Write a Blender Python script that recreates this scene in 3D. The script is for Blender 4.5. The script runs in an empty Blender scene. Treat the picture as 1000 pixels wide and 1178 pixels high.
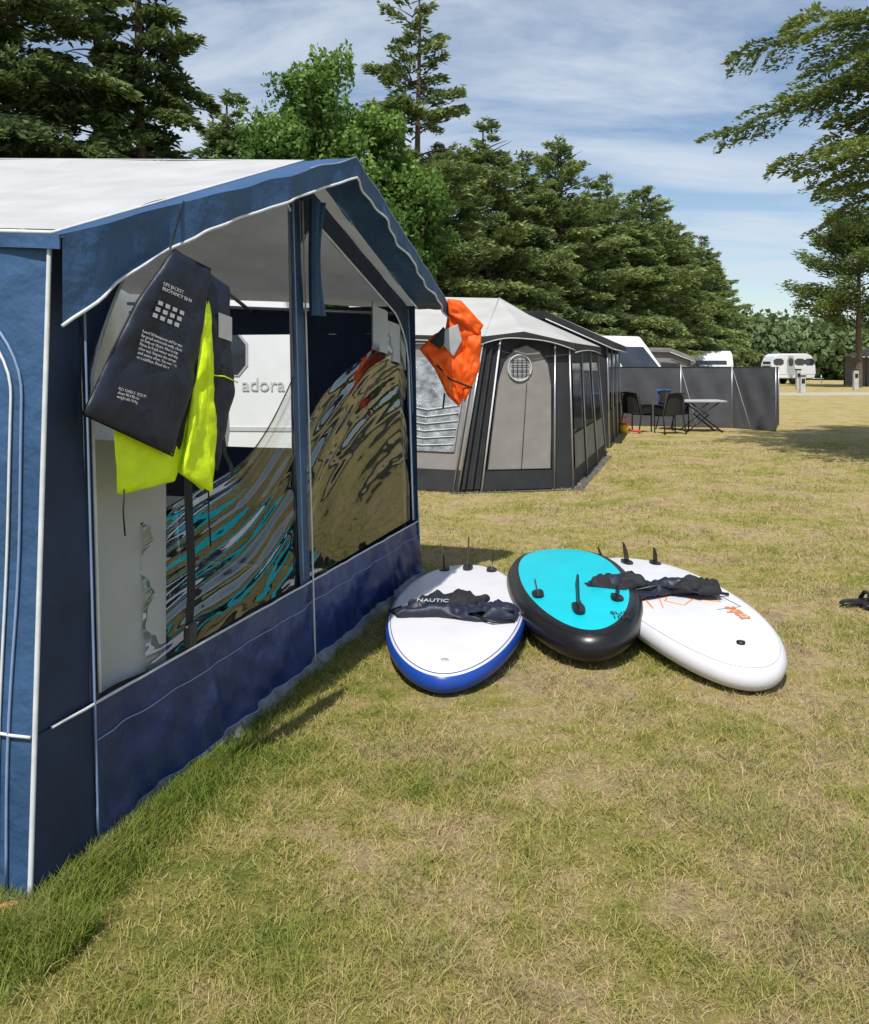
import bpy, math, random
import numpy as np
from mathutils import Vector, Matrix, noise as mnoise
random.seed(7)
R = np.random.default_rng(11)
S = bpy.context.scene
COL = S.collection

# ------------------------------------------------------------------ helpers
def link(o, parent=None):
    COL.objects.link(o)
    if parent is not None: o.parent = parent
    return o
def empty(name):
    e = bpy.data.objects.new(name, None); e.empty_display_size = .2
    return link(e)
def mk(name, vs, fs, mat, parent=None, smooth=False):
    me = bpy.data.meshes.new(name)
    me.from_pydata([tuple(v) for v in vs], [], fs)
    me.update()
    if isinstance(mat, (list, tuple)):
        for m in mat: me.materials.append(m)
    else: me.materials.append(mat)
    if smooth: me.polygons.foreach_set('use_smooth', [True]*len(me.polygons))
    return link(bpy.data.objects.new(name, me), parent)
def npmesh(name, v, f, mats, mi=None, tone=None, parent=None, smooth=False):
    k = f.shape[1]; m = len(f)
    me = bpy.data.meshes.new(name)
    me.vertices.add(len(v)); me.vertices.foreach_set('co', v.astype(np.float32).ravel())
    me.loops.add(k*m); me.loops.foreach_set('vertex_index', f.astype(np.int32).ravel())
    me.polygons.add(m); me.polygons.foreach_set('loop_start', np.arange(0, k*m, k, dtype=np.int32))
    for x in mats: me.materials.append(x)
    if mi is not None: me.polygons.foreach_set('material_index', mi.astype(np.int32))
    me.update(calc_edges=True)
    if tone is not None:
        a = me.attributes.new('tone', 'FLOAT', 'POINT'); a.data.foreach_set('value', tone.astype(np.float32))
    if smooth: me.polygons.foreach_set('use_smooth', [True]*m)
    return link(bpy.data.objects.new(name, me), parent)
def sheet(name, fn, nu, nv, mat, parent=None, smooth=True):
    vs = [fn(i/nu, j/nv) for j in range(nv+1) for i in range(nu+1)]
    fs = [(j*(nu+1)+i, j*(nu+1)+i+1, (j+1)*(nu+1)+i+1, (j+1)*(nu+1)+i) for j in range(nv) for i in range(nu)]
    return mk(name, vs, fs, mat, parent, smooth)
def tube(name, pts, r, mat, parent=None, n=8, r2=None, closed=False):
    pts = [Vector(p) for p in pts]; vs = []; fs = []
    N = len(pts)
    for i, p in enumerate(pts):
        a = pts[max(0, i-1)]; b = pts[min(N-1, i+1)]
        if closed: a = pts[i-1]; b = pts[(i+1) % N]
        t = (b-a).normalized()
        up = Vector((0, 0, 1)) if abs(t.z) < .9 else Vector((1, 0, 0))
        s = t.cross(up).normalized(); w = s.cross(t).normalized()
        rr = r if r2 is None else r + (r2-r)*i/(N-1)
        for k in range(n):
            an = 2*math.pi*k/n
            vs.append(p + s*math.cos(an)*rr + w*math.sin(an)*rr)
    rng = N if closed else N-1
    for i in range(rng):
        j = (i+1) % N
        for k in range(n):
            fs.append((i*n+k, i*n+(k+1) % n, j*n+(k+1) % n, j*n+k))
    if not closed:
        fs.append(tuple(range(n))[::-1]); fs.append(tuple(range((N-1)*n, N*n)))
    return mk(name, vs, fs, mat, parent, True)
def box(name, c, s, mat, parent=None, rot=0, bev=0.0):
    x, y, z = s[0]/2, s[1]/2, s[2]/2
    vs = [(-x,-y,-z),(x,-y,-z),(x,y,-z),(-x,y,-z),(-x,-y,z),(x,-y,z),(x,y,z),(-x,y,z)]
    fs = [(0,3,2,1),(4,5,6,7),(0,1,5,4),(1,2,6,5),(2,3,7,6),(3,0,4,7)]
    M = Matrix.Translation(c) @ Matrix.Rotation(rot, 4, 'Z')
    o = mk(name, [M @ Vector(v) for v in vs], fs, mat, parent)
    if bev: bevel(o, bev)
    return o
def bevel(o, w, seg=3):
    m = o.modifiers.new('b', 'BEVEL'); m.width = w; m.segments = seg; m.limit_method = 'ANGLE'
def prism(name, prof, y0, y1, mat, M, parent=None, bev=0.0):
    n = len(prof)
    vs = [M @ Vector((p[0], y0, p[1])) for p in prof] + [M @ Vector((p[0], y1, p[1])) for p in prof]
    fs = [tuple(range(n)), tuple(range(n, 2*n))[::-1]] + [(i, i+n, (i+1) % n+n, (i+1) % n) for i in range(n)]
    o = mk(name, vs, fs, mat, parent)
    if bev: bevel(o, bev, 4)
    return o
def chaikin(p, it=2):
    for _ in range(it):
        q = []
        for i in range(len(p)):
            a = p[i]; b = p[(i+1) % len(p)]
            q.append((a[0]*.75+b[0]*.25, a[1]*.75+b[1]*.25)); q.append((a[0]*.25+b[0]*.75, a[1]*.25+b[1]*.75))
        p = q
    return p
def dense(p, k=5):
    q = []
    for i in range(len(p)):
        a = p[i]; b = p[(i+1) % len(p)]
        for j in range(k): q.append((a[0]+(b[0]-a[0])*j/k, a[1]+(b[1]-a[1])*j/k))
    return q
def pillow(name, pts, fr, th, mat, parent=None, wr=.4, sc=6, it=2, flat=5):
    """stuffed panel; fr(x,y,h)->Vector. it<0: keeps corners crisp"""
    p = chaikin(pts, it) if it > 0 else chaikin(dense(pts, 6), 1)
    n = len(p)
    cx = sum(a[0] for a in p)/n; cy = sum(a[1] for a in p)/n
    rs = [1, .985, .95, .88, .78, .66, .54, .42, .3, .16]
    vs = []; fs = []
    for side in (1, -1):
        for r in rs:
            for a in p:
                x = cx+(a[0]-cx)*r; y = cy+(a[1]-cy)*r
                h = th*(1-r**flat)**.6
                w = fr(x, y, 0)
                h *= 1 + wr*mnoise.noise(w*sc*1.0) + wr*.6*mnoise.noise(w*sc*3.1)
                rip = wr*.010*mnoise.noise(w*sc*1.7+Vector((5, 5, 5)))
                vs.append(fr(x, y, side*h+rip))
        vs.append(fr(cx, cy, side*th))
    blk = len(rs)*n+1
    for sgn in (0, 1):
        o = sgn*blk
        for k in range(len(rs)-1):
            for i in range(n):
                q = (o+k*n+i, o+k*n+(i+1) % n, o+(k+1)*n+(i+1) % n, o+(k+1)*n+i)
                fs.append(q if sgn == 0 else q[::-1])
        k = len(rs)-1
        for i in range(n):
            q = (o+k*n+i, o+k*n+(i+1) % n, o+blk-1)
            fs.append(q if sgn == 0 else q[::-1])
    return mk(name, vs, fs, mat, parent, True)
def text(name, body, M, size, mat, parent=None, ext=.0006):
    c = bpy.data.curves.new(name, 'FONT'); c.body = body; c.size = size; c.extrude = ext
    c.materials.append(mat)
    o = bpy.data.objects.new(name, c); link(o, parent); o.matrix_world = M
    return o
def frameM(o, ex, ey):
    ex = Vector(ex).normalized(); ey = Vector(ey); ey = (ey-ex*ey.dot(ex)).normalized(); ez = ex.cross(ey)
    M = Matrix((ex, ey, ez)).transposed().to_4x4(); M.translation = Vector(o)
    return M

# ------------------------------------------------------------------ materials
def newmat(name):
    m = bpy.data.materials.new(name); m.use_nodes = True
    nt = m.node_tree; nt.nodes.clear()
    out = nt.nodes.new('ShaderNodeOutputMaterial')
    return m, nt, out
def N(nt, t, **kw):
    n = nt.nodes.new(t)
    for k, v in kw.items():
        if k in n.inputs: n.inputs[k].default_value = v
        else: setattr(n, k, v)
    return n
def c4(c): return (c[0], c[1], c[2], 1)
def mat(name, col, rough=.6, var=.15, scale=5, bump=0.0, bscale=60, trans=0.0, metal=0.0, spec=.4, coat=0.0, bd=.01):
    m, nt, out = newmat(name); L = nt.links
    tc = N(nt, 'ShaderNodeTexCoord')
    no = N(nt, 'ShaderNodeTexNoise', Scale=scale, Detail=5.0); L.new(tc.outputs['Object'], no.inputs['Vector'])
    rp = N(nt, 'ShaderNodeMapRange'); rp.inputs['From Min'].default_value = .3; rp.inputs['From Max'].default_value = .7
    rp.inputs['To Min'].default_value = 1-var; rp.inputs['To Max'].default_value = 1+var
    L.new(no.outputs['Fac'], rp.inputs['Value'])
    vm = N(nt, 'ShaderNodeVectorMath', operation='SCALE'); vm.inputs[0].default_value = col
    L.new(rp.outputs[0], vm.inputs['Scale'])
    b = N(nt, 'ShaderNodeBsdfPrincipled'); b.inputs['Roughness'].default_value = rough
    b.inputs['Metallic'].default_value = metal; b.inputs['Specular IOR Level'].default_value = spec
    b.inputs['Coat Weight'].default_value = coat
    L.new(vm.outputs[0], b.inputs['Base Color'])
    if bump:
        n2 = N(nt, 'ShaderNodeTexNoise', Scale=bscale, Detail=4.0); L.new(tc.outputs['Object'], n2.inputs['Vector'])
        bp = N(nt, 'ShaderNodeBump', Strength=bump, Distance=bd); L.new(n2.outputs['Fac'], bp.inputs['Height'])
        L.new(bp.outputs[0], b.inputs['Normal'])
    last = b
    if trans:
        t = N(nt, 'ShaderNodeBsdfTranslucent'); L.new(vm.outputs[0], t.inputs['Color'])
        mx = N(nt, 'ShaderNodeMixShader', Fac=trans); L.new(b.outputs[0], mx.inputs[1]); L.new(t.outputs[0], mx.inputs[2]); last = mx
    L.new(last.outputs[0], out.inputs[0])
    return m
BLUE = mat('blue_canvas', (.036, .088, .190), .55, .22, 3, .7, 7, spec=.35, bd=.035)
NAVY = mat('navy_vinyl', (.014, .034, .140), .40, .22, 3, .7, 6, spec=.5, bd=.03)
DBLUE = mat('dark_blue_canvas', (.020, .036, .085), .7, .2, 4, .5, 8, bd=.03)
ROOFW = mat('grey_roof_canvas', (.48, .48, .485), .7, .09, 4, .5, 5, trans=.10, bd=.03)
PIPE = mat('white_piping', (.62, .64, .66), .5, .1, 20)
PIPEB = mat('pale_blue_piping', (.20, .28, .44), .5, .1, 20)
FLAP = mat('mud_flap', (.20, .21, .22), .6, .35, 12, .5, 30)
LGREY = mat('light_grey_panel', (.40, .41, .42), .6, .10, 3, .3, 6, bd=.02)
WHITE = mat('white_gelcoat', (.75, .76, .77), .25, .04, 3, coat=.3)
GLASS = mat('dark_window', (.03, .035, .045), .08, .3, 2, spec=.8)
POLE = mat('steel_pole', (.45, .46, .48), .35, .1, 10, metal=.7)
BLACK = mat('black_fabric', (.014, .015, .018), .75, .3, 15, .5, 80)
RUBBER = mat('black_plastic', (.012, .012, .013), .4, .2, 20)
NAVYV = mat('vest_navy', (.014, .019, .038), .5, .25, 20, .4, 30, bd=.006)
YEL = mat('vest_neon_yellow', (.68, .90, .01), .55, .08, 20, .4, 30, bd=.008)
ORA = mat('vest_orange', (1.0, .14, .01), .55, .1, 14, .4, 30, trans=.2, bd=.008)
INK = mat('pale_print', (.5, .5, .52), .6, .1, 30)
TGREY = mat('grey_tent_canvas', (.23, .215, .205), .75, .1, 4, .4, 6, bd=.02)
TROOF = mat('tent_roof_canvas', (.47, .465, .45), .75, .08, 3, .4, 5, trans=.1, bd=.02)
TDARK = mat('charcoal_canvas', (.024, .025, .029), .7, .2, 4, .4, 6, bd=.02)
WB = mat('windbreak_canvas', (.070, .073, .083), .75, .14, 3, .4, 5, bd=.02)
TURQ = mat('turquoise_pvc', (.0, .50, .60), .38, .05, 4, .12, 400, spec=.4, bd=.001)
BWHITE = mat('board_white_pvc', (.66, .66, .70), .35, .05, 4, .1, 400, bd=.001)
BBLUE = mat('board_blue_rail', (.012, .06, .34), .35, .08, 4)
BBLACK = mat('board_black_rail', (.012, .012, .014), .3, .15, 6)
PORA = mat('orange_print', (.85, .25, .04), .5, .1, 20)
BARK = mat('bark', (.13, .095, .07), .9, .4, 9, .8, 25, bd=.03)
WICK = mat('dark_wicker', (.025, .024, .025), .6, .3, 40, .5, 90)
TOWEL = mat('blue_towel', (.02, .16, .55), .8, .1, 10)
TOY_R = mat('toy_red', (.7, .05, .03), .4); TOY_Y = mat('toy_yellow', (.8, .5, .03), .4)
TAN = mat('tan_roof', (.30, .22, .13), .8, .15, 5)
FLOOR = mat('groundsheet', (.09, .09, .085), .9, .25, 8)
GREYP = mat('post_grey', (.45, .45, .43), .7)

def film_mat():
    m, nt, out = newmat('clear_window_film'); L = nt.links
    tc = N(nt, 'ShaderNodeTexCoord')
    mp = N(nt, 'ShaderNodeMapping'); mp.inputs['Scale'].default_value = (.6, .6, 1.8); mp.inputs['Rotation'].default_value = (0.55, .25, 0)
    L.new(tc.outputs['Object'], mp.inputs['Vector'])
    no = N(nt, 'ShaderNodeTexNoise', Scale=2.6, Detail=2.0, Distortion=.5); L.new(mp.outputs[0], no.inputs['Vector'])
    bp = N(nt, 'ShaderNodeBump', Strength=.16, Distance=.05); L.new(no.outputs['Fac'], bp.inputs['Height'])
    gl = N(nt, 'ShaderNodeBsdfGlossy', Roughness=.02); gl.inputs['Color'].default_value = (.92, .96, 1, 1)
    L.new(bp.outputs[0], gl.inputs['Normal'])
    tr = N(nt, 'ShaderNodeBsdfTransparent'); tr.inputs['Color'].default_value = (.86, .88, .89, 1)
    fr = N(nt, 'ShaderNodeFresnel', IOR=1.5); L.new(bp.outputs[0], fr.inputs['Normal'])
    ad = N(nt, 'ShaderNodeMath', operation='MULTIPLY_ADD'); ad.inputs[1].default_value = 1.15; ad.inputs[2].default_value = .05
    ad.use_clamp = True
    L.new(fr.outputs[0], ad.inputs[0])
    mx = N(nt, 'ShaderNodeMixShader'); L.new(ad.outputs[0], mx.inputs[0]); L.new(tr.outputs[0], mx.inputs[1]); L.new(gl.outputs[0], mx.inputs[2])
    L.new(mx.outputs[0], out.inputs[0])
    return m
FILM = film_mat()

def foliage(name, dark, light, trans=.25):
    m, nt, out = newmat(name); L = nt.links
    at = N(nt, 'ShaderNodeAttribute', attribute_name='tone')
    tc = N(nt, 'ShaderNodeTexCoord')
    no = N(nt, 'ShaderNodeTexNoise', Scale=.7, Detail=3.0); L.new(tc.outputs['Object'], no.inputs['Vector'])
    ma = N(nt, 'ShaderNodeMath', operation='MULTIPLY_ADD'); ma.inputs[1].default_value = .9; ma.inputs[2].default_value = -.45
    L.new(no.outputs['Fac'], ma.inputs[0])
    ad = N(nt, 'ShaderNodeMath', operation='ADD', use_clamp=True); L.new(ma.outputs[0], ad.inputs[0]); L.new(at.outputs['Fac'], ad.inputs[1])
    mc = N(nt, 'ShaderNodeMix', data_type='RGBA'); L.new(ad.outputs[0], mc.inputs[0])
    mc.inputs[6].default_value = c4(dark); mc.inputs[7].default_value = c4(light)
    b = N(nt, 'ShaderNodeBsdfPrincipled'); b.inputs['Roughness'].default_value = .55; b.inputs['Specular IOR Level'].default_value = .35
    L.new(mc.outputs[2], b.inputs['Base Color'])
    t = N(nt, 'ShaderNodeBsdfTranslucent'); L.new(mc.outputs[2], t.inputs['Color'])
    mx = N(nt, 'ShaderNodeMixShader', Fac=trans); L.new(b.outputs[0], mx.inputs[1]); L.new(t.outputs[0], mx.inputs[2])
    L.new(mx.outputs[0], out.inputs[0])
    return m
F_SPR = foliage('spruce_needles', (.055, .100, .042), (.290, .360, .120), .35)
F_DRK = foliage('dark_needles', (.030, .055, .025), (.160, .215, .065), .3)
F_DEC = foliage('broad_leaves', (.060, .130, .025), (.220, .360, .065), .4)
F_PIN = foliage('fir_needles', (.050, .090, .028), (.210, .270, .070), .35)
F_FAR = foliage('far_leaves', (.070, .12, .055), (.20, .26, .10), .3)

def ground_colour(nt, tc):
    L = nt.links
    n1 = N(nt, 'ShaderNodeTexNoise', Scale=1.3, Detail=6.0, Roughness=.68); L.new(tc, n1.inputs['Vector'])
    n2 = N(nt, 'ShaderNodeTexNoise', Scale=6.0, Detail=6.0, Roughness=.75); L.new(tc, n2.inputs['Vector'])
    add = N(nt, 'ShaderNodeMath', operation='MULTIPLY_ADD'); add.inputs[1].default_value = .60
    L.new(n2.outputs['Fac'], add.inputs[0]); L.new(n1.outputs['Fac'], add.inputs[2])
    sx = N(nt, 'ShaderNodeSeparateXYZ'); L.new(tc, sx.inputs[0])
    mr = N(nt, 'ShaderNodeMapRange'); mr.inputs['From Min'].default_value = -1.2; mr.inputs['From Max'].default_value = -.1
    mr.inputs['To Min'].default_value = -.20; mr.inputs['To Max'].default_value = 0.03
    L.new(sx.outputs[0], mr.inputs['Value'])
    a2 = N(nt, 'ShaderNodeMath', operation='ADD'); L.new(add.outputs[0], a2.inputs[0]); L.new(mr.outputs[0], a2.inputs[1])
    rp = N(nt, 'ShaderNodeValToRGB'); L.new(a2.outputs[0], rp.inputs[0])
    e = rp.color_ramp.elements
    e[0].position = .60; e[0].color = (.190, .225, .045, 1)
    e[1].position = 1.0; e[1].color = (.380, .265, .165, 1)
    x = e.new(.70); x.color = (.305, .285, .075, 1)
    x = e.new(.79); x.color = (.410, .345, .125, 1)
    x = e.new(.88); x.color = (.510, .395, .210, 1)
    return rp.outputs[0], n2
def ground_mat():
    m, nt, out = newmat('lawn'); L = nt.links
    tc = N(nt, 'ShaderNodeTexCoord')
    col, n2 = ground_colour(nt, tc.outputs['Object'])
    n3 = N(nt, 'ShaderNodeTexNoise', Scale=80.0, Detail=6.0, Roughness=.85); L.new(tc.outputs['Object'], n3.inputs['Vector'])
    mr = N(nt, 'ShaderNodeMapRange'); mr.inputs['From Min'].default_value = .32; mr.inputs['From Max'].default_value = .68
    mr.inputs['To Min'].default_value = .40; mr.inputs['To Max'].default_value = 1.4; L.new(n3.outputs['Fac'], mr.inputs['Value'])
    n4 = N(nt, 'ShaderNodeTexNoise', Scale=14.0, Detail=5.0, Roughness=.8); L.new(tc.outputs['Object'], n4.inputs['Vector'])
    m4 = N(nt, 'ShaderNodeMapRange'); m4.inputs['From Min'].default_value = .35; m4.inputs['From Max'].default_value = .65
    m4.inputs['To Min'].default_value = .78; m4.inputs['To Max'].default_value = 1.2; L.new(n4.outputs['Fac'], m4.inputs['Value'])
    mm_ = N(nt, 'ShaderNodeMath', operation='MULTIPLY'); L.new(mr.outputs[0], mm_.inputs[0]); L.new(m4.outputs[0], mm_.inputs[1])
    vm = N(nt, 'ShaderNodeVectorMath', operation='SCALE'); L.new(col, vm.inputs[0]); L.new(mm_.outputs[0], vm.inputs['Scale'])
    b = N(nt, 'ShaderNodeBsdfPrincipled', Roughness=.95); b.inputs['Specular IOR Level'].default_value = .1
    L.new(vm.outputs[0], b.inputs['Base Color'])
    bp = N(nt, 'ShaderNodeBump', Strength=.8, Distance=.025); L.new(n3.outputs['Fac'], bp.inputs['Height']); L.new(bp.outputs[0], b.inputs['Normal'])
    L.new(b.outputs[0], out.inputs[0])
    return m
def blade_mat():
    m, nt, out = newmat('grass_blades'); L = nt.links
    tc = N(nt, 'ShaderNodeTexCoord')
    col, n2 = ground_colour(nt, tc.outputs['Object'])
    at = N(nt, 'ShaderNodeAttribute', attribute_name='tone')
    rp = N(nt, 'ShaderNodeValToRGB'); L.new(at.outputs['Fac'], rp.inputs[0]); e = rp.color_ramp.elements
    e[0].position = 0; e[0].color = (.07, .18, .015, 1); e[1].position = 1; e[1].color = (.76, .60, .34, 1)
    x = e.new(.36); x.color = (.23, .32, .04, 1); x = e.new(.62); x.color = (.52, .44, .14, 1)
    mc = N(nt, 'ShaderNodeMix', data_type='RGBA'); mc.inputs[0].default_value = .55
    L.new(col, mc.inputs[6]); L.new(rp.outputs[0], mc.inputs[7])
    b = N(nt, 'ShaderNodeBsdfPrincipled', Roughness=.6); b.inputs['Specular IOR Level'].default_value = .25
    L.new(mc.outputs[2], b.inputs['Base Color'])
    t = N(nt, 'ShaderNodeBsdfTranslucent'); L.new(mc.outputs[2], t.inputs['Color'])
    mx = N(nt, 'ShaderNodeMixShader', Fac=.35); L.new(b.outputs[0], mx.inputs[1]); L.new(t.outputs[0], mx.inputs[2])
    L.new(mx.outputs[0], out.inputs[0])
    return m
LAWN = ground_mat(); BLADE = blade_mat()

# ------------------------------------------------------------------ ground
mk('ground', [(-600,-60,0),(600,-60,0),(600,1200,0),(-600,1200,0)], [(0,1,2,3)], LAWN)
GRAV = mat('gravel', (.42, .38, .31), .95, .2, 3, .6, 30)
sheet('gravel_path', lambda a, b: Vector((15+a*60, 43+b*4.5+math.sin(a*6)*.8+mnoise.noise(Vector((a*20, b, 0)))*.5, .004)), 60, 1, GRAV)

# ------------------------------------------------------------------ blue tent frame
O = Vector((-1.18, 2.53, 0)); D = Vector((.262, .965, 0)).normalized(); NN = Vector((.965, -.262, 0)).normalized()
def T(u, n, z): return O + D*u + NN*n + Vector((0, 0, z))
def in_tent(X, Y):
    x = X-O.x; y = Y-O.y
    u = x*D.x+y*D.y; n = x*NN.x+y*NN.y
    return (u > 0.0) & (u < 4.1) & (n < 0.0) & (n > -5)

def blades(X, Y, h, w, tone, lean=.6):
    n = len(X)
    a = R.uniform(0, 2*np.pi, n); la = R.uniform(0, 2*np.pi, n); l = h*R.uniform(.1, lean*1.6, n)
    dx = np.cos(a)*w/2; dy = np.sin(a)*w/2
    z0 = np.zeros(n)
    p0 = np.stack([X-dx, Y-dy, z0], 1); p1 = np.stack([X+dx, Y+dy, z0], 1)
    mx = X+np.cos(la)*l*.35; my = Y+np.sin(la)*l*.35; mz = h*.6
    p2 = np.stack([mx+dx*.7, my+dy*.7, mz], 1); p3 = np.stack([mx-dx*.7, my-dy*.7, mz], 1)
    tx = X+np.cos(la)*l; ty = Y+np.sin(la)*l
    p4 = np.stack([tx, ty, h], 1)
    v = np.stack([p0, p1, p2, p3, p4], 1).reshape(-1, 3)
    b = np.arange(n)*5
    f = np.concatenate([np.stack([b, b+1, b+2], 1), np.stack([b, b+2, b+3], 1), np.stack([b+3, b+2, b+4], 1)])
    return v, f, np.repeat(tone, 5)
n = 330000
Y = 1.7*(18/1.7)**R.random(n); X = Y*R.uniform(-.64, .66, n)
k = ~in_tent(X, Y); X = X[k]; Y = Y[k]; n = len(X)
pn = np.array([mnoise.noise(Vector((x*1.3, y*1.3, 0)))+.7*mnoise.noise(Vector((x*4.1, y*4.1, 3)))+.6*mnoise.noise(Vector((x*12, y*12, 6))) for x, y in zip(X, Y)])
k = R.random(n) < np.clip(.92-.9*pn, .2, 1); X = X[k]; Y = Y[k]; pn = pn[k]; n = len(X)
h = R.uniform(.005, .024, n)*(1+.15*np.sqrt(Y))*np.clip(1-.8*pn, .4, 1.7); w = .0013+.0010*Y**.8
tn = np.clip(R.normal(.55, .26, n)+.35*pn, 0, 1)
v1, f1, t1 = blades(X, Y, h, w, tn, 1.6)
n2 = 15000
u = np.where(R.random(n2) < .65, R.uniform(-.15, 1.1, n2), R.uniform(0, 3.4, n2)); m = np.abs(R.normal(0, .085, n2))+.012
X = O.x+D.x*u+NN.x*m; Y = O.y+D.y*u+NN.y*m
n3 = 9000
u3 = -np.abs(R.normal(0, .12, n3))-.01; m3 = R.uniform(-.5, .25, n3)
X = np.concatenate([X, O.x+D.x*u3+NN.x*m3]); Y = np.concatenate([Y, O.y+D.y*u3+NN.y*m3])
hh = R.uniform(.02, .085, n2+n3)*np.clip(1.1-.28*np.concatenate([u, u3*0]), .35, 1.2)
v2, f2, t2 = blades(X, Y, hh, np.full(n2+n3, .004), np.clip(R.normal(.22, .17, n2+n3), 0, 1), .8)
npmesh('grass', np.concatenate([v1, v2]), np.concatenate([f1, f2+len(v1)]), [BLADE], tone=np.concatenate([t1, t2]))

# ------------------------------------------------------------------ trees
def quads(P, A, B, L_, W_):
    a = A*L_[:, None]/2; b = B*W_[:, None]/2
    v = np.stack([P-a, P+b*1.0, P+a, P-b*1.0], 1).reshape(-1, 3)
    i = np.arange(len(P))*4
    return v, np.stack([i, i+1, i+2, i+3], 1)
def unit(v): return v/np.maximum(np.linalg.norm(v, axis=1, keepdims=True), 1e-6)
def trunk_np(H, r, segs=8, n=8, wob=.05, rng=None):
    vs = []; fs = []
    ox = oy = 0
    for i in range(segs+1):
        t = i/segs; rr = r*(1-t)**.8+.015
        if i: ox += rng.normal(0, wob); oy += rng.normal(0, wob)
        for k_ in range(n):
            a = 2*math.pi*k_/n; vs.append((ox+math.cos(a)*rr, oy+math.sin(a)*rr, H*t))
    for i in range(segs):
        for k_ in range(n): fs.append((i*n+k_, i*n+(k_+1) % n, (i+1)*n+(k_+1) % n, (i+1)*n+k_))
    return np.array(vs), np.array(fs)
def conifer_mesh(name, H, Rad, z0, nb, nl, leaf, seed, mat_, up=.15, droop=.35, power=.75, flat=.0, miss=.12, tuft=0.0, top=1.0, r0=.16, ntw=13):
    rng = np.random.default_rng(seed)
    t = np.sort(rng.random(nb)**.9)
    zb = z0+(H*top-z0)*t
    az = np.arange(nb)*2.39996+rng.normal(0, .35, nb)
    L_ = Rad*np.clip((1-t), .03, 1)**power*rng.uniform(.6, 1.18, nb)*np.clip(.55+2.2*t, 0, 1)
    dx = np.cos(az); dy = np.sin(az)
    upb = up*rng.uniform(.3, 1.7, nb)+.35*t; dr = droop*rng.uniform(.6, 1.4, nb)*(1-.5*t)
    def pt(i, s):
        l = L_[i]*s
        return np.stack([dx[i]*l, dy[i]*l, zb[i]+(upb[i]*s-dr[i]*s*s+.12*dr[i]*s**4)*L_[i]], 1)
    segs = 5
    tv, tf = trunk_np(H, r0, 9, 8, .03, rng); V = [tv]; Fq = [tf]; base = len(tv)
    bi = np.arange(nb)
    for s_ in range(segs):
        a = pt(bi, np.full(nb, s_/segs)); b = pt(bi, np.full(nb, (s_+1)/segs))
        r1 = (.015+.009*L_)*(1-s_/segs)+.004; r2 = (.015+.009*L_)*(1-(s_+1)/segs)+.004
        side = np.stack([-dy, dx, np.zeros(nb)], 1); upv = np.tile([0, 0, 1.], (nb, 1))
        for ax in (side, upv):
            v = np.stack([a-ax*r1[:, None], b-ax*r2[:, None], b+ax*r2[:, None], a+ax*r1[:, None]], 1).reshape(-1, 3)
            V.append(v); i = base+np.arange(nb)*4; Fq.append(np.stack([i, i+1, i+2, i+3], 1)); base += len(v)
    nw = sum(len(x) for x in Fq); nwv = base
    keep = rng.random(nb) > miss
    wts = L_*keep+1e-6; wts = wts**1.35; wts /= wts.sum()
    i = rng.choice(nb, nl, p=wts)
    tw = rng.integers(0, ntw, nl); s = .14+.86*(tw+.5)/ntw+rng.normal(0, .012, nl)
    sgn = rng.choice([-1, 1], nl)
    h1 = np.sin(i*12.9898+tw*78.233+sgn*3.1)*43758.5453; h1 = h1-np.floor(h1)
    l2 = L_[i]*(.36*(1-s)+.10)*(.55+.8*h1)+.08
    r = rng.random(nl)**.7
    P = pt(i, s)
    fw = np.stack([dx[i], dy[i], upb[i]*.6-dr[i]*s], 1)
    sd = np.stack([-dy[i], dx[i], np.zeros(nl)], 1)*sgn[:, None]
    td = unit(fw*.75+sd+np.stack([0*h1, 0*h1, (h1-.5)*.5], 1))
    P = P+td*(r*l2)[:, None]
    P[:, 2] -= (r**2)*l2*.35
    P += rng.normal(0, leaf*.22, (nl, 3))
    if tuft: P += unit(rng.normal(0, 1, (nl, 3)))*(tuft*rng.random(nl)**.5)[:, None]
    A = unit(td+fw*.5+rng.normal(0, .45, (nl, 3)))
    B = unit(np.cross(A, rng.normal(0, 1, (nl, 3))+np.array([0, 0, 1.2*(1-flat)])))
    lv, lf = quads(P, A, B, leaf*rng.uniform(.6, 1.4, nl), leaf*.33*rng.uniform(.7, 1.4, nl))
    V.append(lv); Fq.append(lf+base)
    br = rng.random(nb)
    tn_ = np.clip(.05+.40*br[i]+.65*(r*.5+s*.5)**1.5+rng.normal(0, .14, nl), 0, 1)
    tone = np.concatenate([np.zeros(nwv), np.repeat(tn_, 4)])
    F_ = np.concatenate(Fq); mi = np.concatenate([np.zeros(nw), np.ones(nl)])
    return npmesh(name, np.concatenate(V), F_, [BARK, mat_], mi, tone)
def place(o, x, y, rot=0, s=1, sz=None):
    o.location = (x, y, 0); o.rotation_euler = (0, 0, rot); o.scale = (s, s, sz or s); return o
def copy(o, name, x, y, rot, s, sz=None):
    c = bpy.data.objects.new(name, o.data); link(c); return place(c, x, y, rot, s, sz)

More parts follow.
